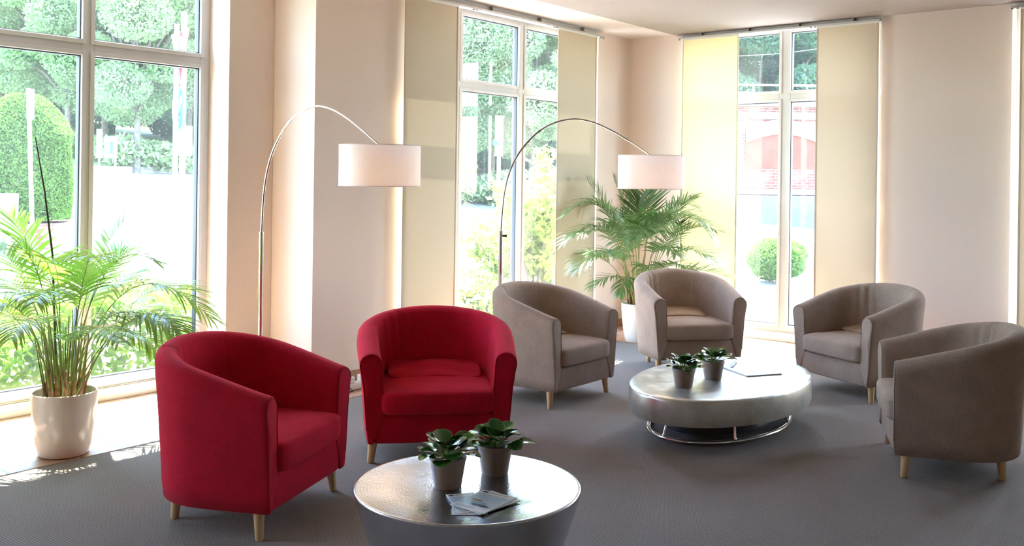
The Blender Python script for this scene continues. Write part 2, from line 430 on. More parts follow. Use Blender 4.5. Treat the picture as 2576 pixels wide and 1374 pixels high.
# ------------------------------------------------------------------ room shell
CH = 2.97          # ceiling height
XR, YB = 9.6, -11.2  # right and back walls (behind the viewer)
W1 = (-6.30, -4.479)      # window 1 opening in Y
W0 = (-9.0, -7.5)  # opening out of view, added for extra daylight
W2 = (-3.233, -0.579)
W3 = (0.611, 2.566)
W4 = (3.588, 5.60)
def wallbox(name, boxes, mat=MAT['cream_paint']):
    b = MB()
    for q in boxes: b.box(*q)
    return struct(b.build(name, mat, smooth=0))
wallbox('wall_left', [(-0.42, 0, -4.10, W2[0], 0, CH), (-0.85, -0.477, W1[1], -4.10, 0, CH), 
                      (-0.42, 0, W2[1], 0.35, 0, CH),
                      (-0.85, -0.477, W0[1], W1[0], 0, CH), (-0.85, -0.477, YB, W0[0], 0, CH),
                      (-0.85, -0.42, -4.098, -4.0, 0, CH)])
wallbox('wall_far', [(0, W3[0], 0, 0.35, 0, CH), (W3[1], W4[0], 0, 0.35, 0, CH), (W4[1], XR, 0, 0.35, 0, CH)])
wallbox('wall_right', [(XR, XR + .3, YB, 0.35, 0, CH)])
wallbox('wall_back', [(-0.85, XR + .3, YB - .3, YB, 0, CH)])
b = MB(); b.box(-0.85, XR + .3, YB - .3, -4.0, CH, CH + .35); b.box(-0.36, XR + .3, -4.0, 0.26, CH, CH + .35); struct(b.build('ceiling', MAT['white_paint'], smooth=0))
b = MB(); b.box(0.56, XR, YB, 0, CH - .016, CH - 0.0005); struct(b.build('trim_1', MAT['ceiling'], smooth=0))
# floor: tiles everywhere, woven carpet field inset
b = MB(); b.box(-0.85, XR + .3, YB - .3, 0.35, -0.2, 0); struct(b.build('floor', MAT['tiles'], smooth=0))
cp = MB().box(0.44, XR - .4, YB + .4, -0.94, 0.0005, 0.008).build('woven_carpet', MAT['carpet'], smooth=0)
tag(cp, 'large grey brown woven carpet covering the middle of the tiled floor', 'carpet')
edge = MB()
edge.box(0.428, 0.44, YB + .4, -0.94, 0.0005, 0.010); edge.box(0.428, XR - .4, -0.94, -0.928, 0.0005, 0.010)
edge.build('carpet_edging', MAT['baseboard'], cp, smooth=0)
def board(name, segs):
    b = MB()
    for q in segs: b.box(*q)
    o = b.build(name, MAT['baseboard'], smooth=0); bevel(o, 0.003); return struct(o)
T = 0.012
board('baseboard_left', [(0, T, -4.10 - T, W2[0], 0, .078), (-0.477, T, -4.10 - T, -4.10, 0, .078), (-0.477, -0.477 + T, W1[1], -4.10, 0, .078), (0, T, W2[1], 0, 0, .078),
                         (-0.477, -0.477 + T, W0[1], W1[0], 0, .078)])
board('baseboard_far', [(T, W3[0], -T, 0, 0, .078), (W3[1], W4[0], -T, 0, 0, .078), (W4[1], XR, -T, 0, 0, .078)])

def window(name, length, panes, depth=0.07, rail_b=0.155, lo=2.262, up=2.365, head=2.915):
    """window in its own frame: x along the wall, y = 0 the inner frame face, +y outwards.
    panes: list of (x0,x1) glass openings"""
    t = bpy.data.objects.new(name, None); COL.objects.link(t); struct(t)
    fr = MB()
    xs = [0] + [v for p in panes for v in p] + [length]
    for i in range(0, len(xs), 2): fr.box(xs[i], xs[i + 1], 0, depth, 0, CH)
    for a, c in panes:
        fr.box(a, c, 0.0, depth, 0, rail_b); fr.box(a, c, 0, depth, lo, up); fr.box(a, c, 0, depth, head, CH)
    o = fr.build('window_frame', MAT['frame'], t, smooth=0); bevel(o, 0.003)
    # sash mouldings: raised bead round each glass and a groove line
    for a, c in panes:
        for z0, z1 in ((rail_b, lo), (up, head)):
            sm = MB(); w = 0.028
            for q in ((a - w, a, z0 - w, z1 + w), (c, c + w, z0 - w, z1 + w), (a, c, z0 - w, z0), (a, c, z1, z1 + w)):
                sm.box(q[0], q[1], -0.012, 0.0, q[2], q[3])
            s_ = sm.build('sash', MAT['frame'], t, smooth=0); bevel(s_, 0.004)
            g = MB(); e = 0.008
            for q in ((a, a + e, z0, z1), (c - e, c, z0, z1), (a, c, z0, z0 + e), (a, c, z1 - e, z1)):
                g.box(q[0], q[1], 0.012, 0.05, q[2], q[3])
            g.build('gasket', MAT['gasket'], s_, smooth=0)
            gl = MB(); gl.add([(a, .032, z0), (c, .032, z0), (c, .032, z1), (a, .032, z1)], [(0, 1, 2, 3)])
            gl.build('glass_pane', MAT['glass'], t, smooth=0)
    # step of the bottom rail
    st = MB(); st.box(0.0, length, -0.022, 0, 0, 0.085); st.box(0, length, -0.012, 0, 0.085, 0.092)
    bevel(st.build('bottom_rail', MAT['frame'], t, smooth=0), 0.003)
    return t
# left wall windows: local x runs along +Y, local +y to -X
w1 = window('window_1', W1[1] - W1[0] , [(0.08, 0.885), (0.969, W1[1] - W1[0] - 0.078)]); w1.location = (-0.72, W1[0], 0); w1.rotation_euler = (0, 0, PI / 2)
w0 = window('added_window', 1.5, [(0.08, .70), (.80, 1.42)]); w0.location = (-0.72, W0[0], 0); w0.rotation_euler = (0, 0, PI / 2)  # unseen window added so light reaches the chair fronts
L2 = W2[1] - W2[0]
m1, m2 = -2.345 - W2[0], -1.49 - W2[0]
w2 = window('window_2', L2, [(0.06, m1 - .055), (m1 + 0.045, m2 - .035), (m2 + .07, L2 - .06)]); w2.location = (-0.25, W2[0], 0); w2.rotation_euler = (0, 0, PI / 2)
w3 = window('window_3', W3[1] - W3[0], [(0.09, 1.594 - W3[0] - .03), (1.676 - W3[0], W3[1] - W3[0] - .09)]); w3.location = (W3[0], 0.17, 0)
w4 = window('window_4', W4[1] - W4[0], [(0.09, 0.95), (1.06, 1.93)]); w4.location = (W4[0], 0.17, 0)
# ------------------------------------------------------------------ curtain rails and panel blinds
def rail(label, p0, p1, out):
    """three-track rail under the ceiling from p0 to p1 (xy), room side = out"""
    p0, p1 = Vector(p0), Vector(p1); d = (p1 - p0); L = d.length; ang = math.atan2(d.y, d.x)
    t = thing('curtain_rail', label, 'rail', (p0.x, p0.y, CH - .001), ang)
    s = 1 if Vector((-d.y, d.x)).dot(Vector(out)) > 0 else -1
    yy = lambda a, c: (min(s * a, s * c), max(s * a, s * c))
    pr = MB()
    for k in range(3):
        y = .012 + .026 * k
        pr.box(0, L, *yy(y - .010, y + .010), -0.064, -0.052)
    pr.box(0, L, *yy(0, .078), -0.052, -0.047)
    bevel(pr.build('track', MAT['alu_rail'], t, smooth=0), 0.0015)
    MB().box(0, L, *yy(.004, .012), -0.047, -0.001).build('light_gap_strip', MAT['alu'], t, smooth=0)  # white strip imitating outside light in the gap above the track
    for k in range(4):
        x = L * (0.12 + 0.76 * k / 3)
        MB().box(x - .006, x + .006, *yy(.012, .05), -0.047, -0.001).build('bracket', MAT['alu_grey'], t, smooth=0)
    for x in (0.03, L * .28, L * .70, L - .03):
        for e in (-.02, .02): MB().box(x + e - .009, x + e + .009, *yy(.058, .070), -0.070, -0.064).build('glider', MAT['cable'], t, smooth=0)
    return t
rail('white aluminium curtain rail above the window left of the corner', (0, W2[0]), (0, W2[1] + .0), (1, 0))
rail('white aluminium curtain rail above the window right of the corner', (W3[0], 0), (W3[1], 0), (0, -1))
rail('white aluminium curtain rail at the far right edge of the room', (W4[0], 0), (W4[1], 0), (0, -1))

def panel(label, p0, p1, mat, z0=0.03, z1=2.895):
    p0, p1 = Vector(p0), Vector(p1); d = p1 - p0; L = d.length
    t = thing('panel_blind', label, 'blind', (p0.x, p0.y, z0), math.atan2(d.y, d.x))
    nx, nz = 8, 30; vs = []; fs = []
    for j in range(nz + 1):
        for i in range(nx + 1):
            x = L * i / nx; z = (z1 - z0) * j / nz
            vs.append((x, 0.004 * math.sin(x / L * PI * 1.0) * (1 - j / nz) + 0.0015 * math.sin(z * 2.1 + x * 3), z))
    for j in range(nz):
        for i in range(nx):
            a = j * (nx + 1) + i; fs.append((a, a + 1, a + nx + 2, a + nx + 1))
    MB().add(vs, fs).build('cloth_panel', mat, t, smooth=60)
    h = z1 - z0
    MB().box(-.002, L + .002, -.006, .006, h - .004, h + .018).build('top_carrier', MAT['alu'], t, smooth=0)
    MB().box(0, L, -.006, .006, 0.006, 0.03).build('bottom_bar', MAT['alu'], t, smooth=0)
    hm = MB(); hm.box(-.001, .012, -.003, .003, 0, h); hm.box(L - .012, L + .001, -.003, .003, 0, h)
    hm.build('side_hem', mat, t, smooth=0)
    return t
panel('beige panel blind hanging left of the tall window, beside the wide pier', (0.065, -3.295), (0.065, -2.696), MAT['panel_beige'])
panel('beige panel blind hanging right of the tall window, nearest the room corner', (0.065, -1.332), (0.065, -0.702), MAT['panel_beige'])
panel('pale yellow sunlit panel blind right of the room corner, behind the palm', (0.655, -0.065), (1.256, -0.065), MAT['panel_sun_glow'])
panel('beige panel blind right of the glass door, against the plain pier', (2.017, -0.065), (2.562, -0.065), MAT['panel_beige_lit'])
panel('beige panel blind cut off by the right edge of the photo', (3.66, -0.065), (4.29, -0.065), MAT['panel_beige_lit'])
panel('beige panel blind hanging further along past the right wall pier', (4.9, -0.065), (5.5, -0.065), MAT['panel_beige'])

# ------------------------------------------------------------------ tub chairs
def chair_path(n=64):
    """centre line of the shell seen from above, from the left arm front round the back to the right arm front"""
    pts = []
    A, Bk, y0 = 0.350, 0.300, -0.02
    for i in range(14):
        t = i / 14; pts.append((-0.331 - 0.019 * math.sin(t * PI / 2), -0.352 + (y0 + 0.352) * t))
    m = 96; e = 2 / 2.08
    for i in range(m + 1):
        a = PI * i / m
        c, s = math.cos(a), math.sin(a)
        pts.append((-A * math.copysign(abs(c) ** e, c), y0 + Bk * abs(s) ** e))
    for i in range(13, -1, -1):
        t = i / 14; pts.append((0.331 + 0.019 * math.sin(t * PI / 2), -0.352 + (y0 + 0.352) * t))
    return [Vector((x, y, 0)) for x, y in pts]
def chair_profile(h, T, s):
    """(offset outward, z): outer bottom, up, round the rim, inner down. s 0 at arm front, 1 at back"""
    r = T
    pr = [(-0.012, 0.108), (0.010, 0.112), (0.018, 0.18), (0.026, 0.28), (0.038, 0.40), (0.050, 0.50), (T - .0005, h - r * 1.6)]
    pr = [(o, z if k < 3 else 0.18 + (z - 0.18) * (h - 0.09 - 0.18) / (0.50 - 0.18) if k < 6 else z) for k, (o, z) in enumerate(pr)]
    pr[6] = (T, h - r * 1.1)
    for k in range(1, 8):
        a = PI * k / 8; pr.append((r * math.cos(a), h - r + r * math.sin(a)))
    pr += [(-T, h - r * 1.3), (-T - .006 - .01 * s, h - 0.16), (-T - .010 - .02 * s, 0.38), (-T - .012 - .02 * s, 0.24)]
    return pr
def make_chair(name, fab, dark, padmat, pad):
    t = thing(name, 'x', 'armchair')
    P = chair_path(); n = len(P); rings = []
    T0 = 0.056
    cum = [0]
    for i in range(1, n): cum.append(cum[-1] + (P[i] - P[i - 1]).length)
    for i, p in enumerate(P):
        q0, q1 = P[max(0, i - 1)], P[min(n - 1, i + 1)]
        d = (q1 - q0).normalized(); nrm = Vector((-d.y, d.x, 0))   # outward (path goes clockwise seen from above)
        if nrm.dot(Vector((p.x, p.y + .2, 0))) < 0: nrm = -nrm
        s = max(0, min(1, (p.y + .1) / .4)); sa = 1 - abs(2 * cum[i] / cum[-1] - 1); h = 0.592 + 0.166 * math.sin(sa * PI / 2) ** 1.1
        prof = chair_profile(h, T0 - .006 * s, s)
        ring = []
        for k, (o, z) in enumerate(prof):
            w = 0
            if z > 0.30 and k > 9 and 0.05 < p.y:   # creases in the cloth of the inner back
                ph = math.atan2(p.x, p.y + .12)
                zz = (z - 0.6) / 0.16
                w = 0.006 * math.sin(ph * 32) * math.exp(-((ph + 0.62) / 0.24) ** 2) * math.exp(-zz * zz)
            ring.append(p + nrm * (o + w) + Vector((0, 0, z)))
        rings.append(ring)
    K = len(rings[0])
    def shrink(ring, a, dy):
        c = sum(ring, Vector()) / K
        out = []
        for v in ring:
            dv = v - c; dd = Vector((dv.x, 0, dv.z)); L = dd.length
            out.append(v - dd / L * min(a, L * .8) + Vector((0, dy, 0)))
        return out
    first = [shrink(rings[0], .030, -.010), shrink(rings[0], .014, -.0085), shrink(rings[0], .004, -.005)]
    last = [shrink(rings[-1], .004, -.005), shrink(rings[-1], .014, -.0085), shrink(rings[-1], .030, -.010)]
    allr = first + rings + last
    vs = [v for r in allr for v in r]; fs = []
    for i in range(len(allr) - 1):
        for k in range(K):
            a, b_ = i * K + k, i * K + (k + 1) % K
            fs.append((a, b_, b_ + K, a + K))
    fs.append(tuple(range(K))); fs.append(tuple(range((len(allr) - 1) * K, len(allr) * K))[::-1])
    sh = MB().add(vs, fs).build('tub_shell', fab, t, smooth=75)
    bm = bmesh.new(); bm.from_mesh(sh.data); bmesh.ops.recalc_face_normals(bm, faces=bm.faces); bm.to_mesh(sh.data); bm.free()
    # front apron under the seat and the closed base
    ap = MB().blob((0, -0.035, 0.186), (0.322, 0.318, 0.080), 0.10, 0.12, 60, 20, fn=lambda p: Vector((p.x * (math.sqrt(max(.05, 1 - (p.y / .37) ** 2)) if p.y > 0 else 1), p.y * (.9 if p.y > 0 else 1), p.z))).build('seat_base', fab, t, smooth=60)
    # seat cushion
    def puff(p):
        q = p.copy(); e = max(0, 1 - (q.x / .28) ** 2) * max(0, 1 - (q.y / .30) ** 4)
        if q.z > 0: q.z += 0.018 * e
        if q.y < -0.2: q.y -= 0.008 * max(0, 1 - (q.x / .28) ** 2)
        return q
    MB().blob((0, -0.098, 0.325), (0.286, 0.288, 0.068), 0.18, 0.30, 72, 28, fn=puff).build('seat_cushion', fab, t, smooth=80)
    # small back pad lying on the seat
    rnd = random.Random(5)
    if pad == 'slumped':
        R = Matrix.Rotation(math.radians(11), 3, 'X')
        def wr(p):
            q = p.copy(); q.z += 0.006 * math.sin(q.x * 26 + 1) * (1 if q.z > 0 else .2) + 0.005 * math.sin(q.y * 40 + q.x * 9) + .010 * (1 - (q.x / .24) ** 2) * (1 if q.z > 0 else 0); return q
        MB().blob((0, 0.040, 0.416), (0.245, 0.135, 0.020), 0.38, 0.75, 60, 20, fn=wr, mat=R).build('back_pad', fab, t, smooth=80)
    else:
        R = Matrix.Rotation(math.radians(8), 3, 'X') @ Matrix.Rotation(math.radians(-7), 3, 'Z')
        def wr(p):
            q = p.copy(); q.z += 0.004 * math.sin(q.x * 14 + 1); return q
        MB().blob((-0.015, 0.055, 0.428), (0.215, 0.125, 0.013), 0.22, 0.6, 60, 14, fn=wr, mat=R).build('back_pad', padmat, t, smooth=80)['label'] = 'flat tan back pad lying on the seat'
    # piping round both arm fronts and inner seams
    for side, rr in (('l', rings[0]), ('r', rings[-1])):
        q = shrink(rr, .006, -.0075)
        MB().tube([q[k] for k in range(2, K)], 0.0022, 6).build('arm_piping', dark, t)
    for idx in (43, n - 1 - 43):
        ring = rings[idx]; c = P[idx]
        MB().tube([ring[k] + Vector((0, 0, .0005)) for k in range(9, K)], 0.0009, 5).build('inner_seam', dark, t)
    # welt a little below the rim on the outside
    # four tapered legs
    for lx, ly in ((-.318, -.300), (.318, -.300), (-.215, .165), (.215, .165)):
        b = MB()
        tilt = Vector((lx * 0.03, ly * 0.03, 0))
        b.tube([Vector((lx, ly, 0.165)), Vector((lx, ly, 0.11)), Vector((lx, ly, 0.05)) + tilt * .5, Vector((lx, ly, 0.004)) + tilt, Vector((lx, ly, 0)) + tilt], [0.0245, 0.0235, 0.0195, 0.0165, 0.0145], 20)
        lg = b.build('leg', MAT['wood'], t, smooth=50); lg['label'] = 'light wood tapered leg'
    return t
CZ = 0.008
red = make_chair('tub_armchair', MAT['red'], MAT['red_dark'], MAT['red'], 'slumped')
tau = make_chair('tub_armchair', MAT['taupe'], MAT['taupe_dark'], MAT['tan'], 'flat')
chairs = [
    ('r', (1.654, -5.835), 113.2, 'red fabric tub armchair at the left, turned side-on with its back to the potted palm', 'red tub armchairs'),
    ('r', (1.617, -4.530), 47.6, 'red fabric tub armchair facing the viewer from behind the round metal table', 'red tub armchairs'),
    ('t', (1.300, -3.113), 90.0, 'taupe fabric tub armchair in front of the arc lamp, left of the oval table', 'taupe tub armchairs'),
    ('t', (1.518, -1.551), 52.0, 'taupe fabric tub armchair in front of the corner palm, behind the oval table', 'taupe tub armchairs'),
    ('t', (2.968, -1.424), -25.4, 'taupe fabric tub armchair with creased back, right of the oval table against the pier', 'taupe tub armchairs'),
    ('t', (3.953, -2.935), -65.9, 'taupe fabric tub armchair at the far right, seen from its side and back', 'taupe tub armchairs'),
]
used = {'r': False, 't': False}
for c, (x, y), a, lab, g in chairs:
    src = red if c == 'r' else tau
    o = src if not used[c] else copy_tree(src)
    used[c] = True
    o.location = (x, y, CZ); o.scale = (1.065, 1.03, .975) if 'round metal' in lab else (1, 1, 1); o.rotation_euler = (0, 0, math.radians(a)); o['label'] = lab; o['group'] = g

# ------------------------------------------------------------------ round hammered table
t = thing('drum_table', 'round hammered metal drum coffee table in the foreground', 'table', (3.018, -5.805, CZ))
prof = [(0.27, 0), (0.277, 0.004), (0.302, 0.06), (0.334, 0.14), (0.366, 0.23), (0.392, 0.31), (0.404, 0.355), (0.409, 0.374)]
MB().lathe(prof, 96, c=(0, 0, 0)).build('drum_body', MAT['hammered'], t, smooth=50)
top = [(0.409, 0.374), (0.4105, 0.379), (0.408, 0.383), (0.402, 0.3845), (0.394, 0.3825), (0.30, 0.3810), (0.15, 0.3808), (0.02, 0.3808)]
MB().lathe(top, 96).build('tabletop', MAT['hammered'], t, smooth=50)
# ------------------------------------------------------------------ oval table
t = thing('oval_table', 'oval silver coffee table on a chrome ring base between the taupe chairs', 'table', (2.645, -3.07, CZ))
a, c = 0.472, 0.757
prof = [(0.90, 0.150), (0.965, 0.150), (0.992, 0.156), (1.0, 0.168), (1.0, 0.285), (0.995, 0.296), (0.982, 0.302), (0.9, 0.3025), (0.5, 0.3025), (0.02, 0.3025)]
MB().lathe(prof, 128, sx=a, sy=c).build('tabletop', MAT['silver'], t, smooth=40)
MB().lathe([(0.60, 0.03), (0.62, 0.032), (0.62, 0.149), (0.60, 0.1495)], 96, sx=a, sy=c, c=(-.03, .05, 0)).build('plinth', MAT['black'], t, smooth=40)
b = MB(); ring = [(-.045 + 0.372 * math.cos(2 * PI * k / 96), .075 + 0.60 * math.sin(2 * PI * k / 96), 0.014) for k in range(97)]
b.tube(ring, 0.013, 10, cap=False); b.build('base_ring', MAT['chrome2'], t, smooth=60)
for k in range(6):
    an = PI / 3 * k + .35
    x, y = -.045 + .372 * math.cos(an), .075 + .60 * math.sin(an)
    MB().tube([(x, y, .014), (x * .9, y * .9, .15)], 0.008, 10).build('ring_post', MAT['chrome2'], t, smooth=60)

# ------------------------------------------------------------------ peperomia pots
def pep_plant(label, loc, seed, nl, rz):
    rnd = random.Random(seed)
    t = thing('potted_plant', label, 'plant', loc, rz, 'small leafy plants on the coffee tables')
    pp = [(0.043, 0), (0.0490, 0.0), (0.0500, 0.003), (0.0645, 0.094), (0.0675, 0.098), (0.068, 0.108), (0.067, 0.110), (0.064, 0.108), (0.062, 0.096), (0.060, 0.085), (0.02, 0.084)]
    MB().lathe(pp, 40).build('pot', MAT['greypot'], t, smooth=35)
    MB().lathe([(0.0615, 0.094), (0.058, 0.096), (0.02, 0.099), (0.002, 0.100)], 24).build('soil', MAT['soil'], t)
    me_v, me_f, cols = [], [], []
    st = MB()
    for i in range(nl):
        az = i * 2.39996 + rnd.uniform(-.3, .3); f = i / nl
        el = 0.85 - 0.75 * f + rnd.uniform(-.15, .15)          # inner leaves upright, outer leaves flat
        ro = 0.012 + 0.062 * f + rnd.uniform(-.008, .008)
        zo = 0.142 - 0.030 * f + rnd.uniform(-.008, .014)
        base = Vector((math.cos(az) * ro, math.sin(az) * ro, zo))
        st.tube([Vector((math.cos(az) * .01, math.sin(az) * .01, .095)), base * .6 + Vector((0, 0, .040)), base], 0.0022, 6)
        ln, wd = rnd.uniform(.058, .078), rnd.uniform(.033, .041)
        D = Vector((math.cos(az) * math.cos(el), math.sin(az) * math.cos(el), math.sin(el)))
        S = Vector((-math.sin(az), math.cos(az), 0)); S = (S + Vector((0, 0, rnd.uniform(-.35, .35)))).normalized(); Nn = D.cross(S).normalized() * -1
        if Nn.z < 0: Nn = -Nn
        nu, nv = 8, 6; b0 = len(me_v)
        for a_ in range(nu + 1):
            u = a_ / nu
            w = wd * (math.sin(PI * min(1, u * .96 + .02) ** 0.95) ** 0.55)
            if a_ == 0: w = .003
            if a_ == nu: w = .002
            for k in range(nv + 1):
                v = -1 + 2 * k / nv
                p = base + D * (ln * u) + S * (w * v) + Nn * (0.009 * (abs(v) ** 1.5) * math.sin(PI * u) - 0.014 * u * u)
                me_v.append(p); e = max(abs(v), abs(2 * u - 1)); cols.append(1.0 if (abs(v) > .99 or a_ in (0, nu)) else (0.3 if k == nv // 2 else 0.0))
        for a_ in range(nu):
            for k in range(nv):
                q = b0 + a_ * (nv + 1) + k; me_f.append((q, q + 1, q + nv + 2, q + nv + 1))
    o = MB().add(me_v, me_f).build('foliage', MAT['pep'], t, smooth=80)
    ca = o.data.color_attributes.new('edge', 'FLOAT_COLOR', 'POINT')
    for i, q in enumerate(cols): ca.data[i].color = (q, q, q, 1)
    st.build('stems', MAT['stem'], t)
    return t
DZ, OZ = CZ + 0.3812, CZ + 0.3026
pep_plant('small leafy plant in a taupe pot, nearer one beside the leaflets, round table', (2.972, -5.863, DZ), 3, 24, 0.4)
pep_plant('small leafy plant in a taupe pot, farther one on the round table', (3.000, -5.633, DZ), 8, 24, 2.2)
pep_plant('small leafy plant in a taupe pot, left one on the oval table', (2.611, -3.492, OZ), 12, 22, 1.1)
pep_plant('small leafy plant in a taupe pot beside the magazine on the oval table', (2.636, -3.178, OZ), 21, 18, 3.5)

# ------------------------------------------------------------------ printed matter
def leaflet(name, label, cat, ctr, rz, w, h, z, thick=0.0015, full=True, group=None, curl=0.0):
    t = thing(name, label, cat, (ctr[0], ctr[1], z), math.radians(rz), group)
    nx = 12; vs = []; fs = []
    def zc(x): return curl * max(0, (x / w) - .25) ** 2 * 4
    for i in range(nx + 1):
        x = -w / 2 + w * i / nx
        for (y, zz) in ((-h / 2, 0), (h / 2, 0), (h / 2, thick), (-h / 2, thick)): vs.append((x, y, zz + zc(x)))
    for i in range(nx):
        for k in range(4):
            a_ = i * 4 + k; b_ = i * 4 + (k + 1) % 4; fs.append((a_, b_, b_ + 4, a_ + 4))
    fs += [(3, 2, 1, 0), tuple(nx * 4 + k for k in range(4))]
    MB().add(vs, fs).build('paper_block', MAT['paper'], t, smooth=0)
    p = MB(); e = thick + .0002
    def rect(x0, x1, y0, y1, m, dz=0): p.add([(x0 * w, y0 * h, e + dz), (x1 * w, y0 * h, e + dz), (x1 * w, y1 * h, e + dz), (x0 * w, y1 * h, e + dz)], [(0, 1, 2, 3)], m)
    if full and not curl:
        rect(-.47, .47, -.30, .34, MAT['paper_blue'])
        rect(-.42, -.26, .385, .455, MAT['ink'], .0001)
        rect(-.22, .30, .40, .44, MAT['ink_gold'], .0001)
        rect(-.42, .36, .285, .305, MAT['ink_gold'], .0002)
        for k in range(5): rect(-.42, .40 - .06 * (k % 3), .22 - .055 * k, .235 - .055 * k, MAT['ink_grey'], .0002)
        for k in range(3): rect(-.42, .20 - .08 * k, -.38 - .035 * k, -.368 - .035 * k, MAT['ink_grey'], .0002)
        # small printed picture of a seated person in a blue top
        def blob(cx, cy_, rx, ry, m, dz):
            vs_ = [((cx + rx * math.cos(2 * PI * k / 20)) * w, (cy_ + ry * math.sin(2 * PI * k / 20)) * h, e + dz) for k in range(20)]
            p.add(vs_, [tuple(range(20))], m)
        blob(.02, -.16, .22, .10, MAT['clothprint'], .0003); blob(.12, -.24, .26, .05, MAT['ink'], .0004)
        blob(-.10, -.07, .15, .045, MAT['skinprint'], .0004); blob(-.16, -.035, .16, .035, MAT['hairprint'], .0005)
        p.build('print', None, t, smooth=0)
    return t
gname = 'printed leaflets on the round table'
leaflet('leaflet', 'printed leaflet on the round table, lowest one, only its white corner showing', 'leaflet', (3.168, -5.962), 42, .12, .185, DZ + .0008, group=gname)
leaflet('leaflet', 'printed leaflet on the round table, leftmost one with a dark logo square', 'leaflet', (3.146, -5.955), 56, .10, .19, DZ + .0026, group=gname)
leaflet('leaflet', 'printed leaflet on the round table, second from the top of the right hand pile', 'leaflet', (3.200, -5.912), -5, .142, .19, DZ + .0046, .003, group=gname)
leaflet('leaflet', 'printed leaflet on top of the pile, showing a person in a blue top', 'leaflet', (3.194, -5.919), 5, .142, .19, DZ + .0078, .003, group=gname)
t = thing('magazine', 'thick white magazine lying on the oval table right of the plants', 'magazine', (2.700, -2.795, OZ), math.radians(59))
MB().box(-.125, .125, -.15, .15, 0, .007).build('paper_block', MAT['paper'], t, smooth=0)
MB().box(-.127, .127, -.152, .152, .007, .0078).build('front_cover', MAT['paper_blue'], t, smooth=0)
leaflet('magazine', 'open magazine with a curled page at the back of the oval table', 'magazine', (2.45, -2.72), 20, .20, .26, OZ, .004, curl=.06)
# sheet lying on the tiles below window 1
o = MB().box(-.15, .15, -.12, .12, 0, .012).build('square_plate', MAT['paper'], None, (-.42, -5.00, 0.0), smooth=0); o.rotation_euler = (0, 0, .5)
bevel(o, .002); tag(o, 'flat white square plate lying on the tiles below the left window', 'plate')

# ------------------------------------------------------------------ power strip at the pier
t = thing('power_strip', 'white multi-socket power strip on the tiles against the wide pier', 'power strip', (0.235, -3.86, 0), math.radians(90))
bevel(MB().blob((0, 0, .028), (.19, .030, .028), .5, .5, 30, 16).build('strip_body', MAT['plastic'], t, smooth=60), .001)
for k, x in enumerate((-.09, .03, .13)):
    a_ = MB().box(x - .030, x + .030, -.026, .028, .050, .098).build('plug_adapter', MAT['plastic'], t, smooth=0); bevel(a_, .008, 3)
MB().tube([(-.09, 0, .096), (-.09, 0, .112), (-.09, 0, .135)], [.016, .012, .007], 14).build('plug', MAT['cable'], t)
cb = [(-.09, 0, .133), (-.095, .004, .150), (-.115, .008, .155), (-.135, -.01, .13), (-.140, -.04, .08), (-.13, -.05, .03), (-.10, -.055, .008), (-.2, -.06, .006), (-.35, .02, .006), (-.5, .10, .006), (-.66, .10, .006)]
MB().tube(cb, .0035, 8).build('cable', MAT['cable'], t)
MB().box(-.175, -.150, -.031, -.028, .01, .045).build('blue_sticker', MAT['blue'], t, smooth=0)

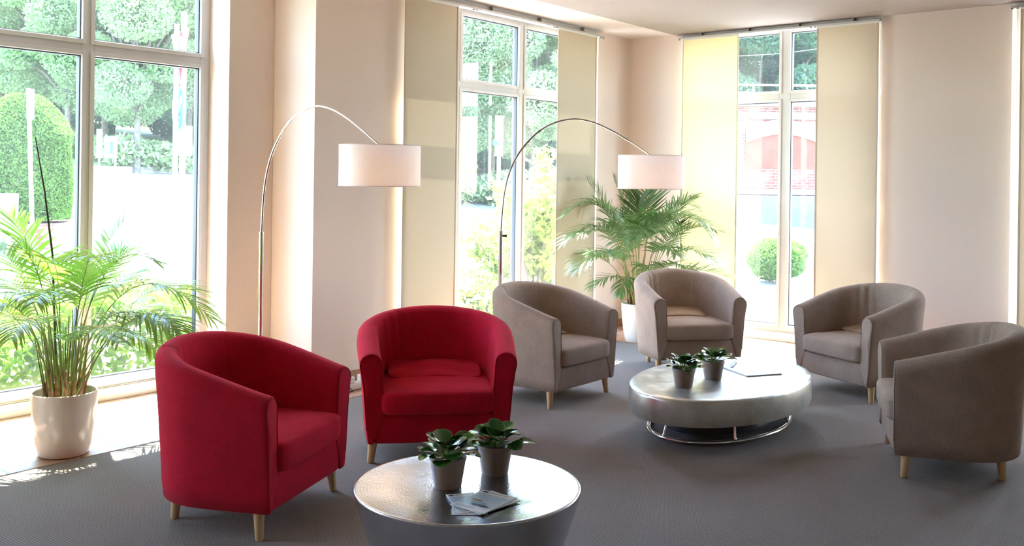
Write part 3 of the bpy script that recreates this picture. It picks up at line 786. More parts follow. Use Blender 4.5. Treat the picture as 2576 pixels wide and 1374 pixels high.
# ------------------------------------------------------------------ arc lamps
def arc_lamp(label, x, y, ang, L, dz, knob):
    t = thing('arc_floor_lamp', label, 'floor lamp', (x, y, 0), ang, 'arc floor lamps')
    MB().lathe([(.135, 0), (.14, .003), (.14, .020), (.134, .025), (.02, .027)], 48).build('base', MAT['chrome'], t, smooth=40)
    MB().tube([(0, 0, .02), (0, 0, 1.105)], .0155, 20).build('pole', MAT['chrome'], t, smooth=60)
    MB().tube([(0, 0, 1.10), (0, 0, 1.112)], .0175, 20).build('collar', MAT['chrome2'], t, smooth=60)
    if knob:
        MB().tube([(.012, 0, 1.075), (.045, 0, 1.075)], [.007, .011], 14).build('knob', MAT['cable'], t, smooth=60)
    ctl = [(0, 1.10), (.008, 1.25), (.026, 1.42), (.065, 1.57), (.135, 1.71), (.25, 1.845), (.38, 1.925), (.52, 1.957), (.66, 1.935), (.80, 1.875), (.93, 1.80), (1.03, 1.735), (1.095, 1.69)]
    ctl = [(s * L / 1.13, z + dz * min(1, s)) for s, z in ctl]
    pts = []
    for i in range(len(ctl) - 1):      # Catmull-Rom through the points
        p = [ctl[max(0, i - 1)], ctl[i], ctl[i + 1], ctl[min(len(ctl) - 1, i + 2)]]
        for k in range(6):
            u = k / 6
            q = [0.5 * (2 * p[1][j] + (p[2][j] - p[0][j]) * u + (2 * p[0][j] - 5 * p[1][j] + 4 * p[2][j] - p[3][j]) * u * u + (3 * p[1][j] - p[0][j] - 3 * p[2][j] + p[3][j]) * u ** 3) for j in (0, 1)]
            pts.append((q[0], 0, q[1]))
    pts.append((ctl[-1][0], 0, ctl[-1][1]))
    cut = 31
    MB().tube(pts[:cut + 1], .0085, 14).build('lower_arc', MAT['chrome'], t, smooth=60)
    MB().tube(pts[cut:], .0068, 14).build('upper_arc', MAT['chrome'], t, smooth=60)
    pj = Vector(pts[cut]); pd = (Vector(pts[cut + 1]) - pj).normalized()
    MB().tube([pj - pd * .012, pj + pd * .010], .0115, 16).build('joint', MAT['chrome2'], t, smooth=60)
    sx, sz = ctl[-1][0], 1.695 + dz
    RS, hs = .249, .252
    b = MB(); n = 96; prof = [(RS, sz - hs), (RS, sz), (RS - .0025, sz), (RS - .0025, sz - hs)]
    vs = [(sx + r * math.cos(2 * PI * k / n), r * math.sin(2 * PI * k / n), z) for r, z in prof for k in range(n)]
    fs = [(j * n + k, j * n + (k + 1) % n, ((j + 1) % 4) * n + (k + 1) % n, ((j + 1) % 4) * n + k) for j in range(4) for k in range(n)]
    sh = b.add(vs, fs).build('lamp_shade', MAT['shade'], t, smooth=50)
    for z in (sz - .002, sz - hs + .002):
        MB().tube([(sx + RS * math.cos(2 * PI * k / 72), RS * math.sin(2 * PI * k / 72), z) for k in range(73)], .0028, 6, cap=False).build('shade_trim', MAT['shade'], sh, smooth=60)
    sp = MB()
    for k in range(3):
        an = 2 * PI * k / 3; sp.tube([(sx, 0, sz - .012), (sx + (RS - .003) * math.cos(an), (RS - .003) * math.sin(an), sz - .012)], .002, 6)
    sp.build('shade_spider', MAT['chrome2'], t)
    MB().tube([(ctl[-1][0], 0, sz + .002), (sx, 0, sz - .07)], .014, 14).build('lamp_holder', MAT['plastic'], t)
    MB().blob((sx, 0, sz - .125), (.03, .03, .045), 1, 1, 20, 12).build('bulb', MAT['bulb'], t, smooth=80)
    li = bpy.data.lights.new('bulb_light', 'POINT'); li.energy = LAMP_W; li.color = (1, .72, .45); li.shadow_soft_size = .03
    lo = bpy.data.objects.new('bulb_light', li); COL.objects.link(lo); lo.parent = t; lo.location = (sx, 0, sz - .185)
    return t
LAMP_W = 0.5
k = N('frosted_bulb'); k.b.inputs['Base Color'].default_value = (.9, .85, .75, 1); k.b.inputs['Emission Color'].default_value = (1, .75, .45, 1); k.b.inputs['Emission Strength'].default_value = 6; MAT['bulb'] = k.m
arc_lamp('steel arc floor lamp with white drum shade behind the red side-on chair', -.150, -4.425, math.radians(2), 1.175, 0.0, False)
arc_lamp('steel arc floor lamp with white drum shade over the corner palm', .785, -2.98, math.radians(44.0), 1.165, -.005, True)

# ------------------------------------------------------------------ palms
def bez(a, b_, c_, t): return a * (1 - t) ** 2 + b_ * 2 * t * (1 - t) + c_ * t * t
def frond(b, rach, base, ctrl, tip, start, nl, ll, rnd, droop=0.35, lw=0.011, rr=0.004):
    """one feather leaf: curved midrib with rows of narrow folded leaflets on both sides"""
    N_ = 24
    pts = [bez(base, ctrl, tip, i / N_) for i in range(N_ + 1)]
    rach.tube(pts, [rr * (1 - .8 * i / N_) for i in range(N_ + 1)], 6)
    for i in range(nl):
        f = i / (nl - 1); u = start + (1 - start) * f * .99
        p = bez(base, ctrl, tip, u); d = (bez(base, ctrl, tip, min(1, u + .02)) - bez(base, ctrl, tip, u - .02)).normalized()
        side = d.cross(Vector((0, 0, 1)))
        side = side.normalized() if side.length > .05 else Vector((1, 0, 0))
        upv = side.cross(d).normalized()
        L = ll * (0.55 + 0.75 * math.sin(PI * (0.15 + 0.72 * f))) * (1 - .35 * f ** 3) * .8
        for s in (-1, 1):
            ang = math.radians(62 - 34 * f + rnd.uniform(-6, 6))
            D = (d * math.cos(ang) + side * s * math.sin(ang) + upv * rnd.uniform(.12, .34)).normalized()
            W = D.cross(upv).normalized(); l_ = L * rnd.uniform(.85, 1.1)
            v0 = len(b.v); K = 6; dr = droop * rnd.uniform(.7, 1.3)
            cur = p.copy(); dirv = D.copy(); vs = []
            for k in range(K + 1):
                w = lw * (0.55 + 0.9 * math.sin(PI * min(.999, k / K * .8 + .12)) - .5 * (k / K) ** 2) if k < K else .0006
                w = max(w * .72, .0005)
                vs += [cur - W * w, cur + W * w]
                dirv = (dirv + Vector((0, 0, -dr / K * 1.6 * (k / K + .3)))).normalized()
                cur = cur + dirv * (l_ / K)
            b.add(vs, [(2 * k, 2 * k + 1, 2 * k + 3, 2 * k + 2) for k in range(K)])
def palm(label, loc, rz, potprof, potmat, fronds, mat, seed, cane_n, soil_z, soil_r, ll, lw, clamp):
    rnd = random.Random(seed); L0 = Vector(loc)
    t = thing('potted_palm', label, 'plant', loc, 0)
    MB().lathe(potprof, 64).build('pot', potmat, t, smooth=40)
    MB().lathe([(soil_r, soil_z - .02), (soil_r * .98, soil_z), (.01, soil_z + .005)], 32).build('soil', MAT['soil'], t)
    for fr in fronds:
        ctrl, tip, nl, sc, dr = fr[:5]
        r = rnd.uniform(.01, soil_r * .62); dv = (tip - L0); az = math.atan2(dv.y, dv.x) + rnd.uniform(-.5, .5)
        base = Vector((math.cos(az) * r, math.sin(az) * r, soil_z))
        b = MB(); rc = MB()
        frond(b, rc, base, ctrl - L0, tip - L0, fr[5] if len(fr) > 5 else .5, int(nl * 1.2), ll * sc, rnd, dr, lw)
        for m_ in (b, rc): m_.v = [(max(v[0], clamp[0] - L0.x), min(v[1], clamp[1] - L0.y), v[2]) for v in m_.v]
        o = b.build('frond', mat, t, smooth=60)
        rc.build('midrib', MAT['stem'], o, smooth=60)
    sh = MB(); st = MB()
    for i in range(cane_n):
        a_ = i * 2.4; r = soil_r * .62 * math.sqrt((i + .5) / cane_n)
        p = Vector((math.cos(a_) * r, math.sin(a_) * r, soil_z - .01)); le = rnd.uniform(.08, .2)
        q = p + Vector((math.cos(a_) * .02, math.sin(a_) * .02, le))
        sh.tube([p, (p + q) / 2 + Vector((.002, 0, 0)), q], [.011, .010, .006], 8)
        e = q + Vector((math.cos(a_) * .05 * rnd.random(), math.sin(a_) * .05 * rnd.random(), rnd.uniform(.12, .32)))
        st.tube([p, q, e], [.006, .005, .0025], 7)
    sh.build('dry_sheaths', MAT['sheath'], t, smooth=60)['label'] = 'dry brown leaf sheaths at the stem bases'
    st.build('stems', MAT['stem'], t, smooth=60)
    return t
P1 = Vector((0.263, -5.963, 0)); D1 = 5.25
def A(x, y, dd=0.0): return at(x, y, D1 + dd)
f1 = [  # control point, tip, leaflet pairs, leaflet scale, droop
    (A(300, 560, -.1), A(528, 800, -.25), 26, 1.05, .55, .40),
    (A(330, 640, .15), A(515, 745, .35), 24, 1.0, .45, .42),
    (A(260, 640, -.35), A(470, 880, -.55), 24, 1.05, .7, .42),
    (A(290, 730, -.1), A(415, 905, -.3), 20, .8, .8, .45),
    (A(230, 600, .3), A(345, 632, .5), 22, .9, .25, .45),
    (A(190, 660, .1), A(330, 545, .25), 12, .55, .1, .74),
    (A(205, 620, -.3), A(240, 650, -.75), 20, .9, .6, .45),
    (A(160, 620, .1), A(120, 660, -.25), 22, .9, .5, .45),
    (A(110, 520, -.15), A(-10, 650, -.35), 24, 1.0, .55, .42),
    (A(90, 600, .05), A(-90, 730, .05), 24, 1.0, .5, .42),
    (A(60, 640, -.35), A(-60, 840, -.55), 22, 1.05, .75, .42),
    (A(120, 640, .1), A(20, 540, .15), 18, .8, .3, .5),
    (A(110, 700, -.45), A(30, 850, -.85), 18, .9, .7, .5),
    (A(210, 740, -.4), A(300, 860, -.8), 16, .75, .7, .5),
    (A(170, 700, .45), A(240, 700, .8), 18, .8, .4, .5),
    (A(235, 800, .1), A(330, 900, .2), 14, .65, .7, .5),
    (A(175, 800, -.3), A(185, 850, -.5), 12, .45, .6, .55),
    (A(260, 760, .4), A(420, 770, .6), 18, .8, .6, .5),
    (A(180, 690, -.1), A(260, 680, -.2), 20, .85, .5, .48),
    (A(150, 590, .1), A(60, 700, .25), 20, .9, .5, .48),
    (A(270, 620, .4), A(400, 690, .7), 22, .9, .5, .48),
    (A(240, 560, -.1), A(390, 660, -.1), 24, .95, .4, .5),
    (A(330, 700, -.5), A(450, 830, -.7), 20, .9, .6, .45),
    (A(100, 760, .1), A(0, 860, .1), 18, .8, .7, .5),
    (A(140, 640, -.6), A(90, 760, -1.0), 20, .9, .6, .5),
    (A(60, 560, -.1), A(-60, 640, -.1), 24, .95, .4, .5),
    (A(30, 700, -.1), A(-80, 780, -.1), 22, .95, .6, .45),
    (A(200, 690, .2), A(260, 740, .35), 16, .8, .5, .5),
]
pot1 = [(.106, 0), (.117, .002), (.127, .010), (.144, .08), (.156, .16), (.162, .24), (.165, .30), (.164, .334), (.160, .338), (.155, .334), (.154, .30), (.148, .27), (.02, .27)]
p1 = palm('large potted palm in a cream glazed pot in front of the left window', P1, 0, pot1, MAT['ceramic'], f1, MAT['frond'], 4, 34, .285, .147, .27, .0068, (-.70, 9))
sp = MB(); sp.tube([Vector((-.02, -.03, .29)), A(132, 640, .02) - P1, A(112, 480, .05) - P1, A(89, 345, .05) - P1], [.007, .006, .005, .003], 8)
sp.build('bare_spear', MAT['spear'], p1)['label'] = 'tall bare dark spear rising above the fronds'
P2 = Vector((0.640, -0.800, 0)); D2 = 8.88
def B(x, y, dd=0.0): return at(x, y, D2 + dd)
f2 = [
    (B(1560, 480, -.1), B(1418, 610, -.35), 22, 1.0, .5, .5),
    (B(1570, 420, -.1), B(1422, 540, -.2), 22, 1.0, .45, .5),
    (B(1560, 560, .0), B(1480, 458, .05), 20, .95, .15, .5),
    (B(1600, 560, .1), B(1545, 455, .15), 20, .9, .1, .5),
    (B(1630, 560, .2), B(1640, 445, .3), 20, .9, .05, .5),
    (B(1650, 470, -.1), B(1745, 520, -.25), 22, .95, .45, .5),
    (B(1680, 440, -.1), B(1792, 600, -.3), 24, 1.0, .5, .5),
    (B(1680, 530, .1), B(1800, 580, .2), 22, .95, .4, .5),
    (B(1690, 560, -.3), B(1795, 660, -.6), 20, .95, .4, .5),
    (B(1680, 630, -.1), B(1850, 705, -.1), 20, .85, .1, .5),
    (B(1560, 560, -.4), B(1450, 680, -.65), 20, .95, .5, .5),
    (B(1550, 620, .1), B(1440, 640, .2), 18, .85, .4, .5),
    (B(1610, 500, -.45), B(1560, 640, -.95), 20, .95, .6, .5),
    (B(1650, 500, -.4), B(1600, 600, -.85), 20, .95, .6, .5),
    (B(1640, 560, -.4), B(1700, 640, -.85), 20, .9, .6, .5),
    (B(1590, 640, -.2), B(1560, 740, -.45), 14, .6, .9, .55),
    (B(1600, 600, .3), B(1560, 540, .5), 18, .85, .4, .5),
    (B(1660, 600, .3), B(1720, 560, .5), 18, .85, .4, .5),
    (B(1620, 540, -.2), B(1670, 540, -.5), 20, .9, .6, .5),
    (B(1590, 560, -.1), B(1520, 560, -.4), 20, .9, .6, .5),
    (B(1640, 640, -.2), B(1760, 720, -.4), 16, .8, .5, .5),
    (B(1570, 650, -.15), B(1490, 720, -.3), 16, .75, .6, .5),
    (B(1560, 480, .1), B(1470, 520, .2), 20, .9, .45, .5),
    (B(1640, 480, -.3), B(1770, 560, -.6), 22, .95, .5, .5),
    (B(1600, 500, -.1), B(1640, 560, -.6), 22, .9, .6, .5),
    (B(1580, 600, -.4), B(1500, 640, -.8), 20, .9, .6, .5),
    (B(1650, 620, -.4), B(1740, 680, -.8), 20, .9, .5, .5),
    (B(1560, 530, -.2), B(1460, 590, -.5), 22, .95, .5, .5),
    (B(1620, 620, -.2), B(1640, 690, -.7), 18, .85, .7, .5),
    (B(1600, 520, .0), B(1610, 500, .1), 20, .9, .1, .5),
    (B(1665, 510, .1), B(1750, 500, .2), 20, .9, .3, .5),
]
pot2 = [(.100, 0), (.112, .002), (.122, .012), (.138, .10), (.150, .20), (.157, .29), (.158, .355), (.154, .360), (.149, .355), (.148, .30), (.02, .30)]
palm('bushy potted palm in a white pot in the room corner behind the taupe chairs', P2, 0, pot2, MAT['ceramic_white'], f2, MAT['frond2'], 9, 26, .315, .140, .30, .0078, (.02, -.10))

# ------------------------------------------------------------------ outdoors
def gz(x, y): return 0.118 * max(0.0, -x - 3.0) * (1.0 if x > -22 else 1.0) - 0.06
# ground: pale road and pavement
gx = [-90, -60, -40, -26, -20, -14, -9, -6, -4.5, -3, -2, -1, -0.86]
def ground(name, xs, ys, mat, dz=0.0):
    vs = [(x, y, gz(x, y) + dz) for y in ys for x in xs]; n = len(xs)
    fs = [(j * n + i, j * n + i + 1, (j + 1) * n + i + 1, (j + 1) * n + i) for j in range(len(ys) - 1) for i in range(n - 1)]
    return MB().add(vs, fs).build(name, mat, smooth=60)
g1 = ground('road', gx, [-40, -20, -10, -4, 0.36, 4, 10, 20, 40, 80], MAT['asphalt']); struct(g1)
g2 = ground('pavement', [-0.86, 0, 4, 10, 30], [0.36, 4, 10, 20, 40, 80], MAT['asphalt']); struct(g2)
g3 = ground('courtyard', [XR + .3, 30], [-40, -11.5, 0.36, 80], MAT['asphalt']); struct(g3)
g4 = ground('courtyard', [-0.86, 5, XR + .3], [-40, -25, YB - .3], MAT['asphalt']); struct(g4)
gv = ground('grass_verge', [-90, -60, -40, -26, -16.6], [-40, -20, 0, 20, 40, 80], MAT['grass'], .10)
tag(gv, 'grassy verge beyond the road under the trees', 'grass', kind='stuff')
kb = MB(); kb.box(-16.6, -16.4, -40, 40, gz(-16.5, 0) - .1, gz(-16.5, 0) + .14); tag(kb.build('kerb', MAT['stone'], smooth=0), 'long pale kerb between the road and the verge', 'kerb')

def leaves(pts, size, rng, flat=0.0):
    """n random folded leaf blades (diamonds) around the points"""
    n = len(pts); a = rng.normal(size=(n, 3)); a[:, 2] *= (1 - flat); a /= np.linalg.norm(a, axis=1)[:, None]
    b_ = rng.normal(size=(n, 3)); b_ -= (b_ * a).sum(1)[:, None] * a; b_ /= np.linalg.norm(b_, axis=1)[:, None]
    s = size * rng.uniform(.6, 1.3, n)[:, None]
    v = np.stack([pts - a * s, pts + b_ * s * .5, pts + a * s, pts - b_ * s * .5], 1).reshape(-1, 3)
    f = np.arange(n * 4).reshape(n, 4); return v, f
def crown_pts(blobs, per, rng):
    out = []
    for (c, r) in blobs:
        n = int(per * (r[0] * r[1] * r[2]) ** (2 / 3)); d = rng.normal(size=(n, 3)); d /= np.linalg.norm(d, axis=1)[:, None]
        rad = rng.uniform(.45, 1.0, n)[:, None] ** .5
        out.append(np.array(c) + d * rad * np.array(r))
    return np.concatenate(out)
def tree_mesh(kind, h, cr, seed, low, mat, per=900, ls=.14, nb=16):
    rng = np.random.default_rng(seed); rnd = random.Random(seed)
    t = bpy.data.objects.new(kind, None); COL.objects.link(t)
    tr = MB(); bend = rnd.uniform(-.3, .3)
    top = Vector((bend, rnd.uniform(-.3, .3), h * .62))
    tr.tube([(0, 0, -.2), (bend * .2, 0, h * .2), (bend * .6, 0, h * .42), top], [.14, .11, .08, .04], 10)
    blobs = []
    for i in range(nb):
        a_ = i * 2.4; f = (i + .5) / nb; z = low + (h - low) * f
        w = cr * math.sin(PI * (0.18 + .72 * f)) ; rr = w * rnd.uniform(.35, 1.08); z += rnd.uniform(-.5, .5)
        c = (math.cos(a_) * rr, math.sin(a_) * rr, z)
        s = cr * rnd.uniform(.20, .46); blobs.append((c, (s, s, s * .75)))
        if i < nb * .7:
            s0 = Vector((bend * .4, 0, h * rnd.uniform(.22, .4))); tr.tube([s0, (s0 + Vector(c)) / 2 + Vector((0, 0, .25)), Vector(c)], [.06, .04, .015], 7)
    tr.build('trunk', MAT['bark'], t, smooth=60)
    p = crown_pts(blobs, per, rng); v, f = leaves(p, ls, rng)
    np_mesh('crown', v, f, mat, t)
    return t
protoA = tree_mesh('broadleaf_tree', 8.5, 3.0, 1, 2.6, MAT['leaf_a'], 2600, .066, 30)
protoB = tree_mesh('broadleaf_tree', 9.5, 3.2, 2, 3.0, MAT['leaf_b'], 2600, .066, 30)
protoC = tree_mesh('dense_tree', 8.0, 3.4, 3, 0.7, MAT['leaf_c'], 2600, .08, 26)
def place(proto, x, y, s, rz, label, first, cat='tree', group=None):
    o = proto if first else copy_tree(proto)
    o.location = (x, y, gz(x, y) + .02); o.scale = (s, s, s); o.rotation_euler = (0, 0, rz); tag(o, label, cat, group); return o
cnt = {}
def T_(px, d, kind, s, rz, label, group):
    p = at(px, 450, d); pr = {'A': protoA, 'B': protoB, 'C': protoC}[kind]
    place(pr, p.x, p.y, s, rz, label, kind not in cnt, 'tree', group); cnt[kind] = 1
GA = 'broadleaf trees across the road seen through the left window'
GB = 'dense dark trees behind the front row across the road'
T_(20, 25, 'A', 0.68, .3, 'bright leafy tree behind the clipped conifer, at the left edge', GA)
T_(165, 24, 'B', 0.68, 1.3, 'leafy tree with a straight trunk just right of the clipped conifer', GA)
T_(262, 26, 'A', 0.68, 2.3, 'leafy tree standing by the poster board across the road', GA)
T_(345, 23, 'B', 0.65, 3.0, 'leafy tree with a forked pale trunk left of the round blue sign', GA)
T_(470, 26, 'A', 0.75, 4.0, 'leafy tree half hidden behind the white sign poles', GA)
T_(600, 27, 'B', 0.68, 5.0, 'leafy tree across the road hidden by the wall beside the left window', GA)
T_(1120, 24, 'B', 0.68, .8, 'leafy tree at the left of the middle window', GA)
T_(1235, 27, 'A', 0.75, 2.8, 'leafy tree behind the blue and yellow sign in the middle window', GA)
T_(1340, 25, 'B', 0.71, 3.9, 'leafy tree behind the yellow shrub in the middle window', GA)
T_(1470, 24, 'A', 0.68, 1.9, 'leafy tree behind the right hand beige blind of the middle window', GA)
for i, px in enumerate((-60, 60, 170, 280, 390, 500, 620, 1080, 1190, 1290, 1390, 1500)):
    T_(px, 33 + (i * 37 % 5), 'C', .80, i * 1.7, 'dense dark green tree in the back row across the road', GB)
T_(1905, 37, 'C', 1.15, .6, 'dark green tree rising behind the brick arch wall', None)
T_(1840, 39, 'C', 1.0, 2.6, 'dark green tree above the arch wall, partly behind the yellow blind', None)
T_(2035, 40, 'A', .85, .6, 'bright yellow green tree above the right end of the arch wall', None)
T_(2130, 44, 'B', .9, 1.6, 'mid green tree beyond the arch wall behind the right beige blind', None)

def bush(name, label, cat, c, r, n, ls, mat, seed, blobs=None, group=None, stems=5):
    rng = np.random.default_rng(seed); rnd = random.Random(seed)
    t = thing(name, label, cat, (c[0], c[1], gz(c[0], c[1])), 0, group)
    bl = blobs or [((rnd.uniform(-.4, .4) * r[0], rnd.uniform(-.4, .4) * r[1], r[2] * (1 + rnd.uniform(-.35, .35))), (r[0] * .62, r[1] * .62, r[2] * .62)) for _ in range(9)]
    vol = sum((q[1][0] * q[1][1] * q[1][2]) ** (2 / 3) for q in bl)
    p = crown_pts(bl, n / vol, rng); p[:, 2] = np.abs(p[:, 2]); v, f = leaves(p, ls, rng)
    np_mesh('foliage', v, f, mat, t)
    s = MB()
    for i in range(stems):
        q = bl[i % len(bl)][0]; s.tube([(q[0] * .2, q[1] * .2, -.05), (q[0] * .6, q[1] * .5, q[2] * .5), q], [.025, .018, .006], 6)
    s.build('stems', MAT['bark'], t)
    return t
# verge shrubs along the kerb
for i, (px, d, s) in enumerate(((150, 24, .8), (255, 24, .7), (330, 23.5, .9), (395, 23.5, .8), (450, 24, .7), (1170, 24, .8), (1230, 24.5, .7), (1290, 24, .9), (1370, 24, 1.0))):
    p = at(px, 450, d)
    bush('verge_shrub', 'pale green shrub low under the trees along the far kerb', 'shrub', (p.x, p.y), (s, s, s * .55), 1500, .09, MAT['leaf_a'], 40 + i, group='low shrubs along the far kerb')
# clipped conifer in its brick ring
p = at(58, 450, 13)
rng = np.random.default_rng(77)
t = thing('clipped_conifer', 'large clipped bright green conifer outside the left window', 'shrub', (p.x, p.y, gz(p.x, p.y)))
n = 60000; zz = rng.uniform(.05, 1.0, n); an = rng.uniform(0, 2 * PI, n); prof_r = .62 * np.minimum(1, (1.02 - zz) * 3.2) ** .5 * (0.93 + .07 * zz)
rad = prof_r * rng.uniform(.86, 1.03, n) * (1 + .05 * np.sin(an * 5 + zz * 9))
pts = np.stack([np.cos(an) * rad, np.sin(an) * rad, .22 + zz * 1.80], 1)
v, f = leaves(pts, .026, rng); np_mesh('foliage', v, f, MAT['conifer'], t)
MB().tube([(0, 0, 0), (0, 0, 1.7)], [.06, .03], 8).build('trunk', MAT['bark'], t)
b = MB(); b.lathe([(.60, -.1), (.64, -.1), (.64, .26), (.60, .27), (.52, .26), (.50, .1)], 20, c=(p.x, p.y, gz(p.x, p.y)))
tag(b.build('planter_ring', MAT['brick'], smooth=20), 'low brick ring planter around the clipped conifer', 'planter')
# ivy hedge right outside window 1
rng = np.random.default_rng(5); n = 9000
t = thing('ivy_hedge', 'sunlit yellow green leafy hedge right outside the left window', 'hedge', (-1.45, -5.3, -.06))
x = rng.uniform(-.42, .42, n); y = rng.uniform(-2.4, 1.3, n); top_ = .62 + .08 * np.sin(y * 3) + .06 * np.sin(y * 7 + 1)
z = top_ * (1 - rng.uniform(0, 1, n) ** 1.8); z = np.where(rng.uniform(size=n) < .35, top_ - rng.uniform(0, .1, n), z)
x = np.where(z < top_ - .12, np.where(rng.uniform(size=n) < .75, .42 - rng.uniform(0, .14, n), x), x)
v, f = leaves(np.stack([x, y, z], 1), .045, rng); np_mesh('foliage', v, f, MAT['ivy'], t)
s = MB()
for i in range(14): s.tube([(0, -2.3 + i * .26, -.02), (.05, -2.25 + i * .26, .3), (.12, -2.3 + i * .27, .55)], [.012, .009, .004], 6)
s.build('stems', MAT['bark'], t)
b = MB().box(-1.08, -0.9, -7.2, -4.1, -.06, .05).build('planting_kerb', MAT['stone'], smooth=0); tag(b, 'low stone kerb between the left window and the leafy hedge', 'kerb')
# shrubs outside window 2
def twiggy(label, base, H, spread, n, seed, mat, ls):
    rng = np.random.default_rng(seed); rnd = random.Random(seed)
    t = thing('garden_shrub', label, 'shrub', (base[0], base[1], gz(base[0], base[1])), 0, 'yellow green shrubs outside the middle window')
    s = MB(); P = []
    for i in range(9):
        a_ = i * 2.4; e = Vector((math.cos(a_) * spread * rnd.uniform(.3, 1), math.sin(a_) * spread * rnd.uniform(.3, 1), H * rnd.uniform(.6, 1)))
        m_ = e * .5 + Vector((0, 0, H * .08)); s.tube([(0, 0, -.05), m_, e], [.018, .012, .004], 6)
        for k in range(9):
            u = rnd.uniform(.3, 1); q = bez(Vector((0, 0, 0)), m_, e, u); w = q + Vector((rnd.uniform(-1, 1), rnd.uniform(-1, 1), rnd.uniform(-.2, 1))) * spread * .4
            s.tube([q, w], [.006, .002], 5)
            for j in range(n // 81):
                f = rnd.random() ** .5; P.append(q.lerp(w, f) + Vector([rnd.gauss(0, .055) for _ in range(3)]))
    s.build('stems', MAT['bark'], t)
    v, f = leaves(np.array([list(p_) for p_ in P]), ls, rng); np_mesh('foliage', v, f, mat, t)
    return t
p = at(1345, 450, 10.6); twiggy('tall loose yellow green shrub outside the right pane of the middle window', (p.x, p.y), 1.95, .55, 3600, 3, MAT['shrub'], .05)
p = at(1275, 450, 11.4); twiggy('low twiggy yellow green shrub outside the middle window, behind the lamp pole', (p.x, p.y), 1.2, .6, 3000, 5, MAT['shrub'], .05)
p = at(1385, 450, 11.5); twiggy('yellow green shrub outside the middle window, half behind the beige blind', (p.x, p.y), 1.6, .6, 3200, 7, MAT['shrub'], .05)
p = at(1200, 450, 10.6); bush('garden_shrub', 'low bright yellow green ground shrub below the middle window', 'shrub', (p.x, p.y), (.8, .6, .26), 4500, .05, MAT['shrub'], 11)
# bush and brick arch wall seen through the glass door
p = at(1950, 450, 14.6)
bush('clipped_bush', 'rounded bright green bush on the pavement outside the glass door', 'shrub', (p.x, p.y), (.52, .52, .37), 30000, .026, MAT['conifer'], 15, stems=4)
p = at(2052, 450, 15.6)
b = MB().box(-.5, .9, -.15, .15, -.1, .36).build('low_wall', MAT['stone'], None, (p.x, p.y, gz(p.x, p.y)), smooth=0); tag(b, 'low pale stone wall beside the rounded bush', 'wall')
# arch wall: local x across the view, local z up
c0 = at(1965, 450, 27.0)
t = thing('arch_wall', 'old brick retaining wall with a bricked-up arch and pale stone coping', 'wall', (c0.x, c0.y, gz(c0.x, c0.y) - .2), YAW)
zb = gz(c0.x, c0.y) - .2
def zpx(y): return at(1965, y, 27.0).z - zb
def xpx(x): return (x - 1965) / FPX * 27.0
MB().box(-5.5, 6, .1, .8, 0, zpx(268)).build('wall_body', MAT['brick'], t, smooth=0)
MB().box(-5.5, 6, -.05, .9, zpx(268), zpx(248)).build('coping', MAT['stone'], t, smooth=0)
MB().box(-5.5, 6, -.02, .1, zpx(490), zpx(476) + .0).build('ledge', MAT['stone'], t, smooth=0)
b = MB(); b.box(-5.5, 6, -.12, .1, 0, zpx(492)); b.build('plinth', MAT['greyrender'], t, smooth=0)
MB().box(-5.5, 6, .04, .1, zpx(300), zpx(282)).build('string_course', MAT['stone'], t, smooth=0)
# arch infill with a stone arch ring
x0, x1, zs, zc = xpx(1875), xpx(2062), zpx(360), zpx(338)
av = []; n = 24
for k in range(n + 1):
    u = k / n; av.append((x0 + (x1 - x0) * u, .07, zs + (zc - zs) * math.sin(PI * u)))
zb_ = zpx(425)
vs = av + [(q[0], .07, zb_) for q in av]
MB().add(vs, [(k, k + 1, n + 2 + k, n + 1 + k) for k in range(n)]).build('arch_infill', MAT['orange_wall'], t, smooth=0)
vs = []
for k in range(n + 1):
    q = av[k]; vs += [(q[0], .0, q[2]), (q[0], .0, q[2] + .42), (q[0], .12, q[2]), (q[0], .12, q[2] + .42)]
fs = []
for k in range(n):
    a_ = 4 * k; fs += [(a_, a_ + 4, a_ + 5, a_ + 1), (a_, a_ + 2, a_ + 6, a_ + 4), (a_ + 1, a_ + 5, a_ + 7, a_ + 3)]
MB().add(vs, fs).build('arch_ring', MAT['stone'], t, smooth=0)
b = MB()
for z in (zpx(212), zpx(232)): b.tube([(-5.5, .3, z), (6, .3, z)], .03, 8)
for k in range(8): b.tube([(-5.4 + 1.55 * k, .3, zpx(250)), (-5.4 + 1.55 * k, .3, zpx(212))], .03, 8)
o = b.build('railing', MAT['galv'], None, (c0.x, c0.y, zb), smooth=60); o.rotation_euler = (0, 0, YAW); tag(o, 'grey metal railing along the top of the brick arch wall', 'railing')
# signs and poles beyond window 1
def pole(parent, x, y0z, z1, r=.03, m=MAT['galv']): return MB().tube([(x, 0, y0z), (x, 0, z1)], r, 12).build('pole', m, parent, smooth=60)
def signface(fr, T_=.012):  # rotates with parent; face normal along local y
    pass
q = at(440, 450, 12.6); g = gz(q.x, q.y)
t = thing('road_sign_post', 'white post with a yield triangle above a round blue arrow sign', 'road sign', (q.x, q.y, g), YAW + math.radians(126))
pole(t, 0, 0, at(440, 60, 12.6).z - g, .035, MAT['sign_white'])
zt0, zt1 = at(440, 78, 12.6).z - g, at(440, 210, 12.6).z - g
hw = .40; y_ = -.05
b = MB(); b.add([(-hw, y_, zt0), (hw, y_, zt0), (0, y_, zt1), (-hw, y_ + .01, zt0), (hw, y_ + .01, zt0), (0, y_ + .01, zt1)], [(0, 1, 2), (5, 4, 3), (0, 3, 4, 1), (1, 4, 5, 2), (2, 5, 3, 0)]); 
tr_ = b.build('yield_triangle', MAT['sign_red'], t, smooth=0); tr_['label'] = 'red bordered white yield triangle'
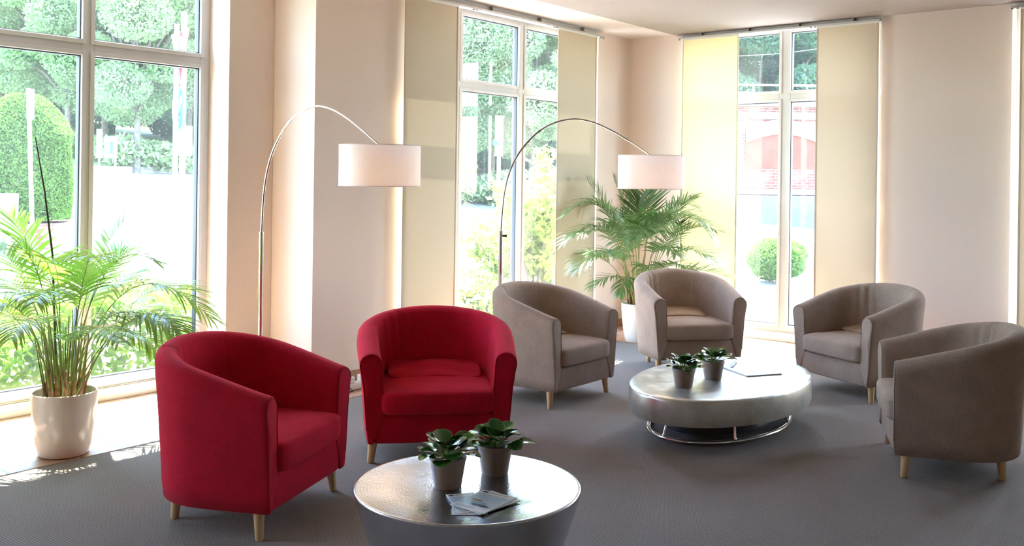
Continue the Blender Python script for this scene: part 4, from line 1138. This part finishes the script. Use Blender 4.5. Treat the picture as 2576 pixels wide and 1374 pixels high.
for s_ in (-.003, .013):
    k_ = .60; MB().add([(-hw * k_, y_ + s_, zt0 - .075), (hw * k_, y_ + s_, zt0 - .075), (0, y_ + s_, zt1 + .16)], [(0, 1, 2)]).build('white_field', MAT['sign_white'], tr_, smooth=0)
zc_ = (at(440, 215, 12.6).z + at(440, 333, 12.6).z) / 2 - g; rr = .30
b = MB(); b.add([(rr * math.cos(2 * PI * k / 40), y_ + yy, zc_ + rr * math.sin(2 * PI * k / 40)) for yy in (0, .01) for k in range(40)], [tuple(range(40)), tuple(range(79, 39, -1))] + [(k, (k + 1) % 40, 40 + (k + 1) % 40, 40 + k) for k in range(40)])
rd = b.build('round_blue_sign', MAT['sign_blue'], t, smooth=0); rd['label'] = 'round blue sign with a white arrow and rim'
for s_ in (-.003, .013):
    b = MB(); b.add([(r_ * math.cos(2 * PI * k / 40), y_ + s_, zc_ + r_ * math.sin(2 * PI * k / 40)) for r_ in (.275, .30) for k in range(40)], [(k, (k + 1) % 40, 40 + (k + 1) % 40, 40 + k) for k in range(40)]); 
    b.build('white_rim', MAT['sign_white'], rd, smooth=0)
    b = MB(); e_ = y_ + s_
    arr = [(-.16, .14), (-.10, .18), (.06, -.02), (.12, .03), (.13, -.17), (-.07, -.13), (-.01, -.08)]
    b.add([(x_, e_, zc_ + z_) for x_, z_ in arr], [(0, 1, 2, 6), (2, 3, 4), (2, 4, 5, 6)]); b.build('white_arrow', MAT['sign_white'], rd, smooth=0)
q = at(458, 450, 12.9); g = gz(q.x, q.y)
t = thing('street_cabinet_post', 'white post with a square white box right of the blue sign', 'post', (q.x, q.y, g), YAW)
pole(t, 0, 0, at(458, 30, 12.9).z - g, .04, MAT['sign_white'])
zb0, zb1 = at(458, 392, 12.9).z - g, at(458, 318, 12.9).z - g
bevel(MB().box(-.06, .15, -.12, -.03, zb0, zb1).build('white_box', MAT['sign_white'], t, smooth=0), .01)
q = at(78, 450, 10.0); g = gz(q.x, q.y)
t = thing('sign_pole', 'leaning grey pole with a narrow sign in front of the clipped conifer', 'sign pole', (q.x, q.y, g), YAW)
ztop = at(65, 222, 10).z - g
MB().tube([(.05, 0, 0), (-.04, 0, ztop)], .022, 12).build('pole', MAT['galv'], t, smooth=60)
MB().box(-.035, .035, -.04, -.02, ztop - .33, ztop - .01).build('sign_plate', MAT['sign_white'], t, smooth=0)
q = at(8, 450, 9.2); g = gz(q.x, q.y)
b = MB().box(-.25, .08, -.15, .15, 0, at(8, 487, 9.2).z - g).build('utility_box', MAT['sign_white'], None, (q.x, q.y, g), smooth=0); b.rotation_euler = (0, 0, YAW); bevel(b, .01)
tag(b, 'white utility box cut by the left edge of the photo', 'box')
q = at(268, 450, 21.5); g = gz(q.x, q.y)
t = thing('poster_board', 'pale poster board on posts under the trees across the road', 'board', (q.x, q.y, g), YAW + .3)
z0_, z1_ = at(268, 398, 21.5).z - g, at(268, 345, 21.5).z - g
MB().box(-.05, .22, -.03, .03, z0_, z1_).build('poster_panel', MAT['sign_white'], t, smooth=0)
MB().box(.06, .13, -.035, -.03, z0_ + .1, z1_ - .1).build('poster_print', MAT['sign_blue'], t, smooth=0)
MB().box(-.22, -.10, -.03, .03, z0_, z1_ + .18).build('side_panel', MAT['sign_white'], t, smooth=0)
b = MB(); b.tube([(-.16, 0, -.1), (-.16, 0, z0_)], .025, 8); b.tube([(.18, 0, -.1), (.18, 0, z0_)], .025, 8); b.build('post', MAT['galv'], t)
q = at(1254, 450, 15.0); g = gz(q.x, q.y)
t = thing('notice_sign', 'tall narrow white sign with blue and yellow marks in the middle window', 'sign', (q.x, q.y, g), YAW)
z0_, z1_ = at(1254, 393, 15).z - g, at(1254, 291, 15).z - g
pole(t, 0, 0, z0_, .03)
pl_ = MB().box(-.066, .066, -.02, .02, z0_, z1_).build('sign_panel', MAT['sign_white'], t, smooth=0)
MB().box(-.066, .066, -.0215, -.02, z0_ + .02, z0_ + .16).build('yellow_field', MAT['sign_yellow'], pl_, smooth=0)
MB().add([(-.10, -.022, z0_ + .17), (0.02, -.022, z0_ + .17), (.0, -.022, z0_ + .23), (-.10, -.022, z0_ + .26)], [(0, 1, 2, 3)]).build('blue_mark', MAT['sign_blue'], pl_, smooth=0)
# overhead cable beyond the arch wall
a_, c_ = at(1700, 150, 30), at(2250, 95, 30)
tag(MB().tube([a_, (a_ + c_) / 2 - Vector((0, 0, .15)), c_], .012, 6).build('overhead_cable', MAT['galv']), 'thin overhead cable crossing above the arch wall', 'cable')
